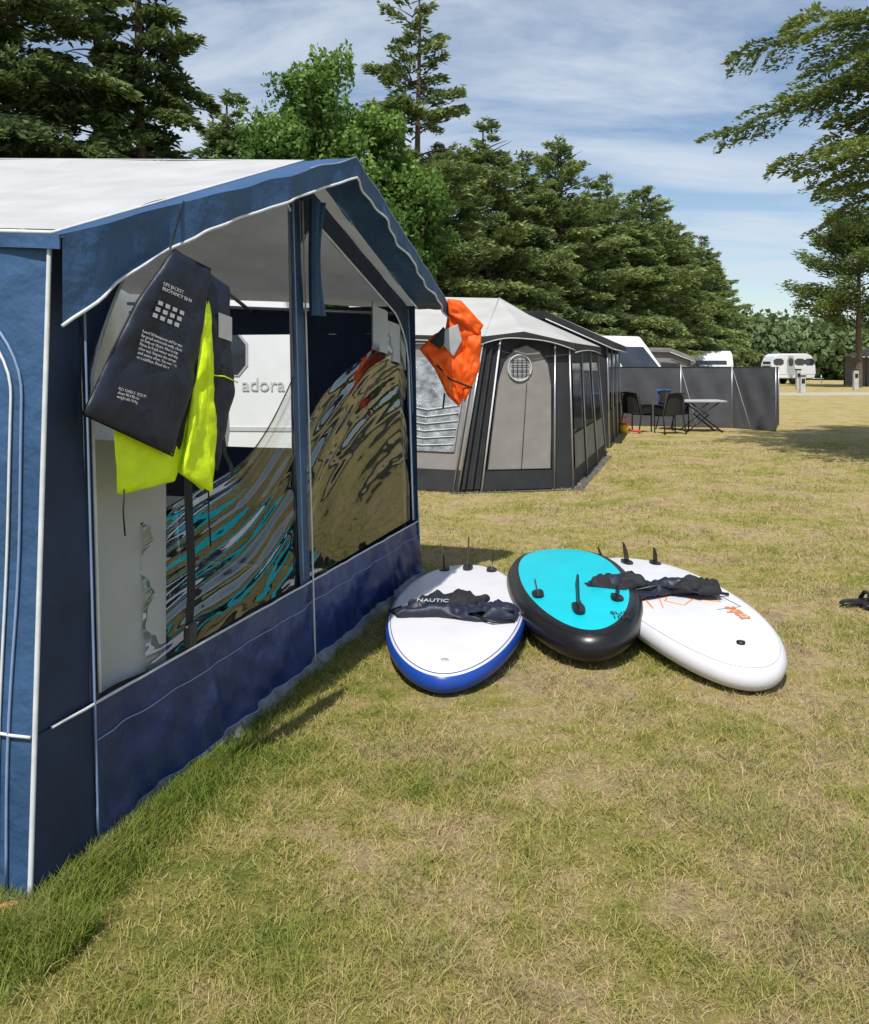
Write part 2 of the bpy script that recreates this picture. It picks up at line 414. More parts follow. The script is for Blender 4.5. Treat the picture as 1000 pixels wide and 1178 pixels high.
KS = 1.2; KH = 1.15
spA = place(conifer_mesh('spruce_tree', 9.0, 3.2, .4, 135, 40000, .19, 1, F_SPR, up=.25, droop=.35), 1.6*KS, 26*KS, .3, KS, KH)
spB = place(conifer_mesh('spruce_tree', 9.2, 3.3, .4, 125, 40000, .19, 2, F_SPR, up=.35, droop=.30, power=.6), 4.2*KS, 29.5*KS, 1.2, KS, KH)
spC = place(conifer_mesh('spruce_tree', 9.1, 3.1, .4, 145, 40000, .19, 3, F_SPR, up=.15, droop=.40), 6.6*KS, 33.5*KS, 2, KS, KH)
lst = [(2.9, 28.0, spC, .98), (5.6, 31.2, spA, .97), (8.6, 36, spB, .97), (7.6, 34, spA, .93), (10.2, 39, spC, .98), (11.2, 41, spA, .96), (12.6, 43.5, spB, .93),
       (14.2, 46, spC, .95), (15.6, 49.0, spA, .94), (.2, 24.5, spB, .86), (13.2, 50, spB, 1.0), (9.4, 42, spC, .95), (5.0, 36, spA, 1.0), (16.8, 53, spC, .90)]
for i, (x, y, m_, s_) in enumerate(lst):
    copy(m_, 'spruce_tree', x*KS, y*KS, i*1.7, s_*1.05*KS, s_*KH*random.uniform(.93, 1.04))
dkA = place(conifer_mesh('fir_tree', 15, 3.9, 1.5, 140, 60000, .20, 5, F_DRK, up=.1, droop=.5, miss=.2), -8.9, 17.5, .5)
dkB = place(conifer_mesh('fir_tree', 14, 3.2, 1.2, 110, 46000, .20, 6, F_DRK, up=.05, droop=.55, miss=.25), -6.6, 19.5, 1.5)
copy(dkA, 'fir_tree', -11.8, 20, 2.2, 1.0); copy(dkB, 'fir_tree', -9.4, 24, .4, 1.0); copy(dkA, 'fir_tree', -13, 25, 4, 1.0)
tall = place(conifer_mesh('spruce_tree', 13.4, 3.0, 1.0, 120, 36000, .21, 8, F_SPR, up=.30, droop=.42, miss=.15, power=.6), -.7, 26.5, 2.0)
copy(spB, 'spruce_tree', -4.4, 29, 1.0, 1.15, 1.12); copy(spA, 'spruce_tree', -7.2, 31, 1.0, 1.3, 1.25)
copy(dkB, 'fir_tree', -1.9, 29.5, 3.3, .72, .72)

def broadleaf(name, H, rad, zc, nc, nl, leaf, seed, mat_, hz=1.0):
    rng = np.random.default_rng(seed)
    d = unit(rng.normal(0, 1, (nc, 3))); rr = rng.random(nc)**.45
    C = d*rr[:, None]*np.array([rad, rad, (H-zc)*hz])*.82; C[:, 2] += zc
    C[:, 2] = np.maximum(C[:, 2], 1.0)
    cr = rng.uniform(.14, .27, nc)*rad*1.15
    tv, tf = trunk_np(H*.75, rad*.05+.05, 8, 8, .05, rng); V = [tv]; Fq = [tf]; base = len(tv)
    for c in C:
        b0 = np.array([0, 0, min(c[2]*.6, H*.5)]); ax = np.cross(c-b0, [0, 0, 1.0]); ax = ax/(np.linalg.norm(ax)+1e-6)*.03
        V.append(np.array([b0-ax*2, c-ax*.4, c+ax*.4, b0+ax*2])); Fq.append(np.array([[base, base+1, base+2, base+3]])); base += 4
    nw = sum(len(x) for x in Fq); nwv = base
    i = rng.integers(0, nc, nl)
    dd = unit(rng.normal(0, 1, (nl, 3))); q = rng.random(nl)**.38
    P = C[i]+dd*(cr[i]*q*(1+.3*np.sin(dd[:, 0]*6+i)))[:, None]*np.array([1, 1, .75])
    A = unit(rng.normal(0, 1, (nl, 3))); B = unit(np.cross(A, dd+rng.normal(0, .5, (nl, 3))))
    lv, lf = quads(P, A, B, leaf*rng.uniform(.6, 1.4, nl), leaf*.7*rng.uniform(.7, 1.4, nl))
    V.append(lv); Fq.append(lf+base)
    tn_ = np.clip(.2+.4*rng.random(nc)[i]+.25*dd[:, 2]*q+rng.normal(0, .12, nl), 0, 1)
    return npmesh(name, np.concatenate(V), np.concatenate(Fq), [BARK, mat_], np.concatenate([np.zeros(nw), np.ones(nl)]),
                  np.concatenate([np.zeros(nwv), np.repeat(tn_, 4)]))
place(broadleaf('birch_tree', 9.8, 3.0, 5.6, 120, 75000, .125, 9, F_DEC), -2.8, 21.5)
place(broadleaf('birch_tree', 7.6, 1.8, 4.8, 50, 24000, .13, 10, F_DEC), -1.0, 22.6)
# overhanging fir at right
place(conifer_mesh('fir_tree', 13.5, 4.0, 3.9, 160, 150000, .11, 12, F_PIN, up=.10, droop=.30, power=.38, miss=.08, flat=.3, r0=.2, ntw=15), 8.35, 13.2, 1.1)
# pine
place(conifer_mesh('pine_tree', 11.4, 4.6, 3.6, 70, 26000, .30, 14, F_PIN, up=.35, droop=.15, power=.45, miss=.1, tuft=.45, r0=.24), 28.3, 58, 0)
def far_mass():
    rng = np.random.default_rng(20)
    V = []; Fs = []; Ts = []; base = 0
    for k_ in range(230):
        if k_ < 150: x = rng.uniform(-70, 120); y = rng.uniform(92, 118)
        else: x = rng.uniform(20, 60); y = rng.uniform(84, 92)
        hh = rng.uniform(5.2, 7.6); rd = rng.uniform(2.5, 4.5)
        n_ = 620
        d = unit(rng.normal(0, 1, (n_, 3))); q = rng.random(n_)**.4
        lump = 1+.25*np.sin(d[:, 0]*5+k_)*np.cos(d[:, 1]*4+k_*2)
        P = np.array([x, y, hh*.48])+d*(q*lump)[:, None]*np.array([rd, rd, hh*.5])
        A = unit(rng.normal(0, 1, (n_, 3))); B = unit(np.cross(A, d+rng.normal(0, .5, (n_, 3))))
        v, f = quads(P, A, B, rng.uniform(.4, 1.0, n_), rng.uniform(.3, .7, n_))
        V.append(v); Fs.append(f+base); base += len(v)
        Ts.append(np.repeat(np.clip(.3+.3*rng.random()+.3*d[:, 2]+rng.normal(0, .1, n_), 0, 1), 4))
    npmesh('distant_trees', np.concatenate(V), np.concatenate(Fs), [F_FAR], tone=np.concatenate(Ts))
far_mass()

# ------------------------------------------------------------------ blue tent
tent = empty('blue_awning_tent')
UP = 1.96
def roofz(u): return 2.0+.63*(1-abs(u-UP)/ (UP-.12 if u < UP else 4.05-UP))
def lean(z): return -.03*z
def uc(z): return .16*z/2.0
def uf(z): return 4.09-.07*z
def nz(u, v, s, k=0): return mnoise.noise(Vector((u*s, v*s, k)))
def slope(u0, u1, n0, n1):
    def f(a, b):
        u = u0+(u1-u0)*a; n_ = n0+(n1-n0)*b
        back = max(0, -n_)/2.4
        z = roofz(u)+.16*back
        sag = -.035*math.sin(math.pi*a)*math.sin(math.pi*min(1, max(0, -n_/2.4)))
        e_ = math.sin(math.pi*a)
        return T(u, n_, z+sag+.004*math.sin(u*14+n_*5)+.02*e_*nz(u, n_*.6, 2.2, 4))
    return f
sheet('roof_near', slope(.14, UP, -2.45, 0), 40, 40, ROOFW, tent)
sheet('roof_far', slope(UP, 4.05, -2.45, 0), 24, 24, ROOFW, tent)
def edge_n(u): return .03+.25*(u-.10)/(UP-.10) if u < UP else .28-.03*(u-UP)/2
def ew(u): return .004*math.sin(u*17)+.010*nz(u, 0, 4, 7)
def border(u0, u1):
    def f(a, b):
        u = u0+(u1-u0)*a
        return T(u, edge_n(u)*b, roofz(u)-.004*b+ew(u)*b+.012*math.sin(math.pi*b)*nz(u, b, 5, 3))
    return f
sheet('border_near', border(.10, UP), 60, 6, BLUE, tent); sheet('border_far', border(UP, 4.05), 60, 6, BLUE, tent)
def vdrop(u):
    if u < .8: return .13+.15*((.8-u)/.7)**1.5
    return .13-.03*min(1, (u-.8))
def vwave(u): return .012*math.sin(u*11)+.006*math.sin(u*29+1)+.012*nz(u, 1, 6, 1)
def vedge(u): return T(u, edge_n(u)+vwave(u)+.004, roofz(u)-vdrop(u))
def val(u0, u1):
    def f(a, b):
        u = u0+(u1-u0)*a
        return T(u, edge_n(u)+.004+vwave(u)*b, roofz(u)-.004+ew(u)*(1-b)-b*(vdrop(u)-.004))
    return f
sheet('valance_near', val(.10, UP), 80, 4, BLUE, tent); sheet('valance_far', val(UP, 4.05), 80, 4, BLUE, tent)
us = [.10+(4.05-.10)*i/100 for i in range(101)]
tube('valance_piping', [vedge(u) for u in us], .006, PIPE, tent)
tube('roof_edge_piping', [T(u, edge_n(u)+.006, roofz(u)+ew(u)) for u in us if u > 1.5], .004, PIPEB, tent)
tube('roof_seam_piping', [T(u, .0, roofz(u)+.003) for u in us if u < UP+.02], .005, PIPE, tent)
tube('ridge_seam', [T(UP, -2.4*i/10, 2.632+.016*i) for i in range(11)], .004, ROOFW, tent)
def nwob(m, z): return (-.014*math.sin(m*8)-.008*math.sin(m*19+z*3)+.03*nz(m, z*.4, 4, 2))*math.sin(max(0, (z-.03)/1.97)*3)
def nearwall(a, b):
    z = .03+a*1.97; m = b*2.45
    return T(uc(z)+nwob(m, z), lean(z)-m, z+.02*b)
sheet('near_wall', nearwall, 40, 80, BLUE, tent)
def nw(m, z, off=.008): return T(uc(z)-off+nwob(m, z), lean(z)-m, z)
tube('near_corner_piping', [T(uc(z)-.006, lean(z)+.006, z) for z in np.linspace(.02, 2.0, 30)], .008, PIPE, tent)
for kk, off in enumerate((0, .035)):
    tube('arch_piping_%d' % (kk+1), [nw(.075+off, z) for z in np.linspace(.06, 1.5, 16)] +
         [nw(.075+off+.42*(1-math.cos(t)), 1.5+(.33-off)*math.sin(t)) for t in np.linspace(.1, 1.57, 12)], .0045, PIPE if kk else PIPEB, tent)
tube('near_seam', [nw(m, .5) for m in np.linspace(0, 2.4, 40)], .005, PIPE, tent)
tube('near_eave_piping', [T(.14, -2.4*i/20, 2.0+.16*i/20) for i in range(21)], .007, PIPE, tent)
sheet('near_eave_valance', lambda a, b: T(.135-.006*b*math.sin(a*40), -2.4*a, 2.0+.16*a-.05*b), 40, 2, BLUE, tent)
def strip(u0f, u1f, z0f, z1f, wob=.01, off=0):
    def f(a, b):
        u_ = u0f(1.)+(u1f(1.)-u0f(1.))*a
        z = z0f(u_)+(z1f(u_)-z0f(u_))*b
        u = u0f(z)+(u1f(z)-u0f(z))*a
        return T(u, lean(z)+off+wob*math.sin(u*13+z*4)+wob*1.5*nz(u, z, 5, 9), z)
    return f
cst = lambda c: (lambda x: c)
sheet('corner_panel', strip(uc, cst(.30), cst(.04), lambda u: 2.0, .006), 10, 40, DBLUE, tent)
tube('panel_zip', [T(.30, lean(z)+.014, z) for z in np.linspace(.05, 1.95, 20)], .0045, PIPEB, tent)
sheet('mid_post_panel', strip(cst(1.945), cst(2.085), cst(.46), lambda u: roofz(u)-.02, .006), 8, 30, BLUE, tent)
tube('mid_post_piping_1', [T(2.078, lean(z)+.016, z) for z in np.linspace(.04, 2.45, 24)], .005, PIPE, tent)
tube('mid_post_piping_2', [T(1.955, lean(z)+.016, z) for z in np.linspace(.5, 2.45, 24)], .0045, PIPEB, tent)
sheet('far_post_panel', strip(lambda z: 3.98-.05*z, uf, cst(.45), lambda u: roofz(min(u, 4.04))-.02, .004), 4, 20, BLUE, tent)
tube('far_corner_piping', [T(uf(z)+.004, lean(z)+.008, z) for z in np.linspace(.04, 2.0, 20)], .006, PIPEB, tent)
def arch1(u):
    a = roofz(u)-.15
    if u < .75: a -= .42*((.75-u)/.45)**2.2
    if u > 1.8: a -= .12*((u-1.8)/.155)**2
    return a
def arch2(u):
    a = roofz(u)-.17
    if u < 2.35: a -= .22*((2.35-u)/.28)**2
    if u > 3.6: a -= .18*((u-3.6)/.33)**2
    return a
sheet('arch_panel_1', strip(cst(.30), cst(1.945), arch1, lambda u: roofz(u)-.01, .003), 40, 4, DBLUE, tent)
sheet('arch_panel_2', strip(cst(2.085), cst(3.93), arch2, lambda u: roofz(u)-.01, .003), 40, 4, DBLUE, tent)
p1 = [T(.335, lean(z)+.008, z) for z in np.linspace(.52, 1.55, 12)]+[T(u, lean(arch1(u))+.008, arch1(u)) for u in np.linspace(.36, 1.94, 40)]
tube('window_piping_1', p1, .006, PIPE, tent)
tube('window_piping_2', [T(u, lean(arch2(u))+.008, arch2(u)) for u in np.linspace(2.09, 3.88, 40)]+[T(3.93, lean(z)+.008, z) for z in np.linspace(1.6, .46, 10)], .006, PIPE, tent)
sheet('frame_left', strip(cst(.30), cst(.345), cst(.5), lambda u: 1.8, .002), 2, 10, DBLUE, tent)
def sktop(u): return .495-.017*(u-.3)
def skw(u, b):
    return ((.012*math.sin(u*8)+.006*math.sin(u*41+b*5))*(1-b)+.005*math.sin(u*19+3*b)
            + .038*nz(u-b*.35, b*.45, 3.3, 5)*(1-b*.75)+.013*nz(u+b*.3, b*.5, 9, 8)*(1-b*.6))
def skirt(a, b):
    u = .30+(4.09-.30)*a; z = .05+(sktop(u)-.05)*b
    if u > uf(z): u = uf(z)
    return T(u, lean(z)+skw(u, b), z)
sheet('skirt', skirt, 260, 22, NAVY, tent)
def skirt0(a, b):
    z = .05+.45*b; u = uc(z)+(.30-uc(z))*a
    return T(u, lean(z)+.008+.004*math.sin(u*20), z)
sheet('corner_skirt', skirt0, 6, 8, DBLUE, tent)
tube('skirt_top_piping', [T(u, lean(.49)+max(.010, .006+skw(u, 1)), sktop(u)) for u in np.linspace(.1, 4.08, 80)], .005, PIPE, tent)
tube('skirt_seam', [T(u, lean(.37)+.003+skw(u, .72), .05+(sktop(u)-.05)*.72) for u in np.linspace(.3, 4.05, 200)], .003, PIPEB, tent)
tube('skirt_hem', [T(u, lean(.05)+.003+skw(u, 0), .05) for u in np.linspace(.3, 4.05, 200)], .003, PIPEB, tent)
sheet('mud_flap', lambda a, b: T(.0+4.1*a, skw(4.1*a, 0)*b+.004+.03*(1-b)*(1+.5*math.sin(a*51)), .006+.044*b+.003*math.sin(a*61)*(1-b)), 200, 3, FLAP, tent)
sheet('mud_flap_near', lambda a, b: T(-.012-.03*(1-b), .02-2.4*a, .006+.04*b), 40, 3, FLAP, tent)
sheet('inner_blind', lambda a, b: T(.34+.42*a, -.05-.02*math.sin(a*5), .48+(.87-.05*a)*b), 10, 10, LGREY, tent)
def top1(u):
    t = max(0, (u-.62)/(1.945-.62))
    return 1.02+.50*t**1.9+.03*math.sin(t*7)
def film1(a, b):
    u = .62+(1.945-.62)*a; zt = top1(u); z = .49-.01*a+(zt-.49)*b
    d_ = zt-z
    ph = d_*(1.25-.45*a)
    fold = (.010*math.sin(ph*24+1.2*a+nz(a*2, b, 1.5, 1)*2)*math.exp(-d_*.8)+.0018*math.sin(ph*75+a*3+2*nz(a, b, 3, 2)))*min(1, b*4)
    belly = -.05*math.sin(math.pi*a)*math.sin(math.pi*b)
    return T(u, lean(z)-.012+fold+belly, z)
sheet('window_film_1', film1, 130, 150, FILM, tent)
tube('film_hem', [film1(i/60, 1) for i in range(61)], .003, RUBBER, tent)
def top2(u):
    t = max(0, (u-2.085)/(3.92-2.085))
    return 1.28+.62*t**.8
def film2(a, b):
    u = 2.085+(3.92-2.085)*a; zt = min(top2(u), arch2(u)); z = .465+(zt-.465)*b
    d_ = zt-z
    fold = (.009*math.sin(d_*15-4*(a-.6)**2*4+1.5*nz(a*2, b*2, 1.3, 6))+.0014*math.sin(d_*60-9*(a-.6)**2))*min(1, b*2)*math.exp(-d_*1.3)*1.4
    return T(u, lean(z)-.012+fold-.03*math.sin(math.pi*a)*math.sin(math.pi*b), z)
sheet('window_film_2', film2, 130, 150, FILM, tent)
sheet('inner_curtain', lambda a, b: T(3.2+.7*a, -.06-.03*math.sin(a*16), 1.55+.16*(1-a)+(.30-.05*a)*b), 24, 8, LGREY, tent)
sheet('tied_curtain', lambda a, b: T(2.02+.17*a*(1-.55*math.sin(b*3.14)), .02-.04*math.sin(a*14)*.6, 1.85+.60*b), 16, 12, BLUE, tent)
sheet('strap_1', lambda a, b: T(.80+.06*a+.02*b, .02+.01*math.sin(b*5), .55+.66*b), 2, 14, BLACK, tent)
box('buckle', T(.83, .03, .56), (.07, .025, .09), RUBBER, tent, rot=math.atan2(D.y, D.x), bev=.01)
tube('ridge_pole', [T(UP, -.06, 2.56), T(UP, -2.4, 2.70)], .014, POLE, tent)
tube('front_pole', [T(UP+.05, -.05, 0), T(UP+.05, -.10, 2.56)], .014, POLE, tent)
tube('eave_pole_far', [T(3.95, -.08, 1.96), T(3.95, -2.4, 2.08)], .014, POLE, tent)
tube('eave_pole_near', [T(.2, -.08, 1.96), T(.2, -2.4, 2.08)], .014, POLE, tent)
tube('corner_pole_far', [T(3.98, -.08, 0), T(3.93, -.10, 1.96)], .014, POLE, tent)
tube('rafter_front', [T(.2, -.12, 1.96), T(UP, -.12, 2.56), T(3.95, -.12, 1.96)], .014, POLE, tent)
tube('rafter_mid', [T(.2, -1.3, 1.98), T(UP, -1.3, 2.62), T(3.95, -1.3, 1.99)], .014, POLE, tent)
def fw(m, z, off=0): return T(4.06-.05*z+off, -m, z)
for nm, m0, m1, z0, z1 in (('far_wall_low', 0, 2.4, .03, .95), ('far_wall_top', 0, 2.4, 1.82, 2.02), ('far_wall_post', 0, .92, .95, 1.82), ('far_wall_side', 2.28, 2.4, .95, 1.82)):
    sheet(nm, (lambda m0, m1, z0, z1: lambda a, b: fw(m0+(m1-m0)*a, z0+(z1-z0)*b, .008*math.sin(a*20)))(m0, m1, z0, z1), 16, 6, DBLUE, tent)
box('tent_peg', T(-.06, -.02, .03), (.05, .02, .06), mat('peg_orange', (.6, .3, .12), .6), tent, rot=.4)
mk('groundsheet', [T(.02, -.03, .006), T(4.06, -.03, .006), T(4.06, -2.4, .006), T(.02, -2.4, .006)], [(0, 1, 2, 3)], FLOOR, tent)

tb = empty('camping_table')
a0 = math.atan2(D.y, D.x)
box('top', T(2.3, -1.5, .72), (1.2, .7, .03), LGREY, tb, rot=a0, bev=.01)
for i, (du, dn) in enumerate(((-.5, -.3), (.5, -.3), (-.5, .3), (.5, .3))):
    tube('leg_%d' % (i+1), [T(2.3+du, -1.5+dn, 0), T(2.3+du*.9, -1.5+dn*.9, .71)], .014, POLE, tb)
def chair(name, c, rot, m, towel=False):
    e = empty(name); M = Matrix.Translation(c) @ Matrix.Rotation(rot, 4, 'Z')
    q = lambda x, y, z: M @ Vector((x, y, z))
    sheet('seat', lambda a, b: q(-.24+.48*a, -.24+.48*b, .44-.03*math.sin(a*3.14)*math.sin(b*3.14)), 8, 8, m, e)
    sheet('back', lambda a, b: q((-.25+.5*a)*(1-.18*b*b), .22+.10*b-.05*(2*a-1)**2, .44+.48*b-.05*(2*a-1)**4*b), 10, 8, m, e)
    for i, s_ in enumerate((-1, 1)):
        tube('leg_front_%d' % (i+1), [q(.25*s_, -.24, 0), q(.25*s_, -.24, .64), q(.26*s_, .24, .66)], .016, m, e)
        tube('leg_back_%d' % (i+1), [q(.25*s_, .34, 0), q(.24*s_, .20, .44), q(.2*s_, .34, .93)], .016, m, e)
        sheet('side_weave_%d' % (i+1), lambda a, b: q(.252*s_, -.24+.46*a, .44+.2*b), 4, 2, m, e)
    tube('top_rail', [q(-.2, .33, .92), q(0, .34, .94), q(.2, .33, .92)], .018, m, e)
    sheet('seat_apron', lambda a, b: q(-.24+.48*a, -.24, .44-.06*b), 4, 1, m, e)
    if towel: sheet('towel', lambda a, b: q(-.22+.44*a, (.36-.14*b if b < .6 else .27-.6*(b-.6)), (.97-.85*b if b < .6 else .475)), 6, 12, TOWEL, e)
    return e
chair('folding_chair', T(3.2, -1.2, 0), 1.2, BLACK)

# ------------------------------------------------------------------ caravans
def caravan(name, o, ex, length, width=2.25, height=2.6, wins=None):
    e = empty(name); ex = Vector(ex).normalized(); ey = Vector((0, 0, 1)).cross(ex)
    M = Matrix((ex, ey, Vector((0, 0, 1)))).transposed().to_4x4(); M.translation = Vector(o)
    L_ = length; h = height
    prof = [(0.12, .45), (L_-.12, .45), (L_, .9), (L_-.05, 1.5), (L_-.32, h-.18), (L_-.7, h), (.6, h), (.25, h-.18), (.02, 1.5), (0, .9)]
    prism('body', prof, 0, width, WHITE, M, e, .07)
    q = lambda x, y, z: M @ Vector((x, y, z))
    def panel(nm, x0, x1, z0, z1, m, y=-.012, th=.02):
        prism(nm, chaikin([(x0, z0), (x1, z0), (x1, z1), (x0, z1)], 1), y, y+th, m, M, e)
    for i, (x0, x1) in enumerate(wins or ((L_*.14-.33, L_*.14+.43), (L_*.62-.33, L_*.62+.43), (L_*.84-.33, L_*.84+.43))):
        panel('window_frame_%d' % (i+1), x0-.03, x1+.03, 1.44, 1.99, LGREY, -.012); panel('window_%d' % (i+1), x0, x1, 1.47, 1.96, GLASS, -.022, .02)
    panel('door', L_*.34, L_*.34+.62, .55, 2.2, LGREY, -.014); panel('door_window', L_*.34+.12, L_*.34+.5, 1.4, 2.0, GLASS, -.024)
    for nm, xx in (('end_window_1', -.006), ('end_window_2', L_+.006)):
        mk(nm, [q(xx, .3, 1.2), q(xx, width-.3, 1.2), q(xx+(.06 if xx < 1 else -.10), width-.35, 1.75), q(xx+(.06 if xx < 1 else -.10), .35, 1.75)], [(0, 1, 2, 3)], GLASS, e)
    box('stripe', q(L_/2, -.004, .78), (L_-.3, .012, .05), INK, e, rot=math.atan2(ex.y, ex.x))
    for i, yy in enumerate((.12, width-.12)):
        tube('wheel_%d' % (i+1), [q(L_*.5, yy-.09, .32), q(L_*.5, yy+.09, .32)], .32, RUBBER, e, n=24)
    tube('drawbar', [q(L_-.1, width/2, .42), q(L_+1.1, width/2, .42)], .04, POLE, e)
    tube('jockey_wheel', [q(L_+.9, width/2, .05), q(L_+.9, width/2, .7)], .03, POLE, e)
    for i, yy in enumerate((.2, width-.2)):
        tube('steady_%d' % (i+1), [q(.5, yy, .45), q(.35, yy, 0)], .02, POLE, e)
    return e, q, ex
caravan('caravan', T(6.0, -2.52, 0)-D*7.1, D, 7.0)
_, q, ex = caravan('caravan', (-5.9, 11.2, 0), (1, -.09, 0), 4.35, wins=((.3, 1.0), (1.6, 2.2), (3.15, 3.55)))
text('lettering', 'adora', frameM(q(3.5, -.012, 1.26), ex, (0, 0, 1)), .24, INK, _, .002)

# ------------------------------------------------------------------ hanging life vest
vest = empty('life_vest')
VX, VY, VZ = .00196, .0032, .00298
vn = Vector((VY, -VX, 0)).normalized()
def vf(dep=0, tw=0):
    def f(x, y, h):
        p = Vector((-1.105+(x-90)*VX, 2.66+(x-90)*VY, 1.6-(y-418)*VZ))
        return p+vn*(h+dep+tw*(x-200)*.001)
    return f
pillow('yellow_back', [(134, 490), (196, 500), (222, 452), (228, 330), (236, 440), (243, 505), (238, 574), (205, 545), (200, 556), (138, 562)], vf(-.022), .012, YEL, vest, .9, 9, -1, 8)
pillow('front_panel', [(190, 288), (236, 304), (232, 345), (216, 440), (190, 524), (95, 470), (124, 405), (150, 350)], vf(.016), .015, NAVYV, vest, .8, 7, -1, 9)
pillow('rear_panel', [(224, 300), (269, 322), (268, 380), (274, 455), (250, 552), (236, 520), (240, 440), (236, 370)], vf(-.008), .016, NAVYV, vest, .9, 7, -1, 9)
pillow('yellow_side', [(228, 326), (238, 345), (240, 440), (246, 500), (240, 575), (202, 546), (214, 470), (221, 400)], vf(.010), .014, YEL, vest, .9, 8, -1, 8)
pillow('inner_dark', [(205, 300), (230, 330), (224, 430), (205, 520), (190, 505)], vf(-.012), .014, BLACK, vest, .4, 6, -1)
f0 = vf(.038)
ex = (f0(206, 352, 0)-f0(166, 338, 0)); ey = (f0(168, 320, 0)-f0(152, 375, 0))
def onp(nm, body, x, y, sz): text(nm, body, frameM(f0(x, y, 0), ex, ey), sz, INK, vest)
onp('print_title', 'LIFE JACKET\nBUOYANCY 50 N', 174, 330, .017)
onp('print_body', 'Level 50 buoyancy aid for use\nby good swimmers only, close\nto help or shore. Not a toy.\nRinse in fresh water and dry\nafter use. Inspect the straps\nand seams often. Do not use\nas a cushion. Read the notes.', 151, 384, .0145)
onp('print_low', 'ISO 12402-5  SIZE M\nchest 90-110 cm\nweight 60-70 kg', 126, 446, .013)
for r_ in range(3):
    for c_ in range(4):
        a = f0(168+c_*8.2-r_*3, 352+r_*7+c_*3.0, 0)
        e1_ = ex.normalized()*.020; e2_ = (ey-ex.normalized()*ey.dot(ex.normalized())).normalized()*.014
        mk('print_box_%d' % (r_*4+c_+1), [a, a+e1_, a+e1_+e2_, a+e2_], [(0, 1, 2, 3)], GREYP if False else INK, vest)
f1_ = vf(.016)
mk('label', [f1_(246, 356, 0)+vn*.004, f1_(264, 361, 0)+vn*.004, f1_(264, 391, 0)+vn*.004, f1_(246, 386, 0)+vn*.004], [(0, 1, 2, 3)], LGREY, vest)
tube('piping', [f1_(238, 432, .0), f1_(254, 434, .004), f1_(273, 442, 0)], .0025, YEL, vest)
tube('front_edge_binding', [vf(.016)(*p, 0) for p in [(190, 288), (150, 350), (124, 405), (95, 470), (190, 524), (216, 440), (232, 345), (236, 304)]], .004, BLACK, vest, closed=True)
g = vf(.0)
tube('cord_1', [g(140, 555, 0), g(139, 580, 0), g(141, 606, 0)], .003, BLACK, vest)
tube('cord_2', [g(238, 570, 0), g(238, 600, 0), g(241, 640, 0)], .003, BLACK, vest)
def ribbon(nm, pts, w, m, parent):
    vs = []; fs = []
    for i, p in enumerate(pts):
        vs += [Vector(p)-D*w/2, Vector(p)+D*w/2]
        if i: fs.append((2*i-2, 2*i-1, 2*i+1, 2*i))
    return mk(nm, vs, fs, m, parent, True)
ribbon('strap_long', [g(262, 470, .0), g(256, 500, 0), g(260, 530, 0), g(268, 545, 0), g(270, 558, 0)], .03, BLACK, vest)
tube('hook', [g(197, 294, 0), g(198, 284, -.03), T(.66, edge_n(.66), roofz(.66))], .004, RUBBER, vest)

# orange vest at far corner
ov = empty('life_vest')
OX = Vector((.98, .2, 0)).normalized(); on = Vector((.2, -.98, 0))
def of(dep=0):
    def f(x, y, h): return Vector((.13, 6.30, 0))+OX*(x-520)*.0064+Vector((0, 0, 1.6-(y-418)*.0063))+on*(h+dep)
    return f
pillow('shell', [(516, 350), (535, 352), (554, 380), (550, 425), (528, 468), (514, 455), (500, 425), (482, 402), (498, 385), (512, 378)], of(), .04, ORA, ov, 1.1, 6, -1, 6)
pillow('flap', [(512, 344), (528, 346), (554, 374), (548, 386), (526, 372), (514, 362)], of(.055), .028, ORA, ov, .9, 8, -1, 5)
pillow('side_fold', [(536, 385), (552, 384), (550, 425), (532, 464), (528, 430)], of(.045), .03, ORA, ov, .9, 8, -1, 5)
pillow('lower_fold', [(488, 404), (502, 412), (522, 440), (526, 464), (512, 452), (498, 424)], of(.04), .022, ORA, ov, .9, 8, -1, 5)
pillow('inner_label', [(509, 380), (524, 373), (529, 392), (519, 410), (508, 398)], of(.06), .004, LGREY, ov, .3, 8, -1)
pillow('dark_lining', [(492, 393), (508, 376), (514, 386), (504, 402)], of(.052), .006, BLACK, ov, .3, 8, -1)
tube('strap', [of(.062)(500, 420, 0), of(.068)(515, 436, 0), of(.08)(540, 446, 0)], .007, BLACK, ov)
tube('strap_end', [of(.03)(510, 452, 0), of(.03)(508, 470, 0)], .007, RUBBER, ov)
tube('hook', [of()(520, 350, 0), T(4.03, .25, 1.98)], .006, RUBBER, ov)

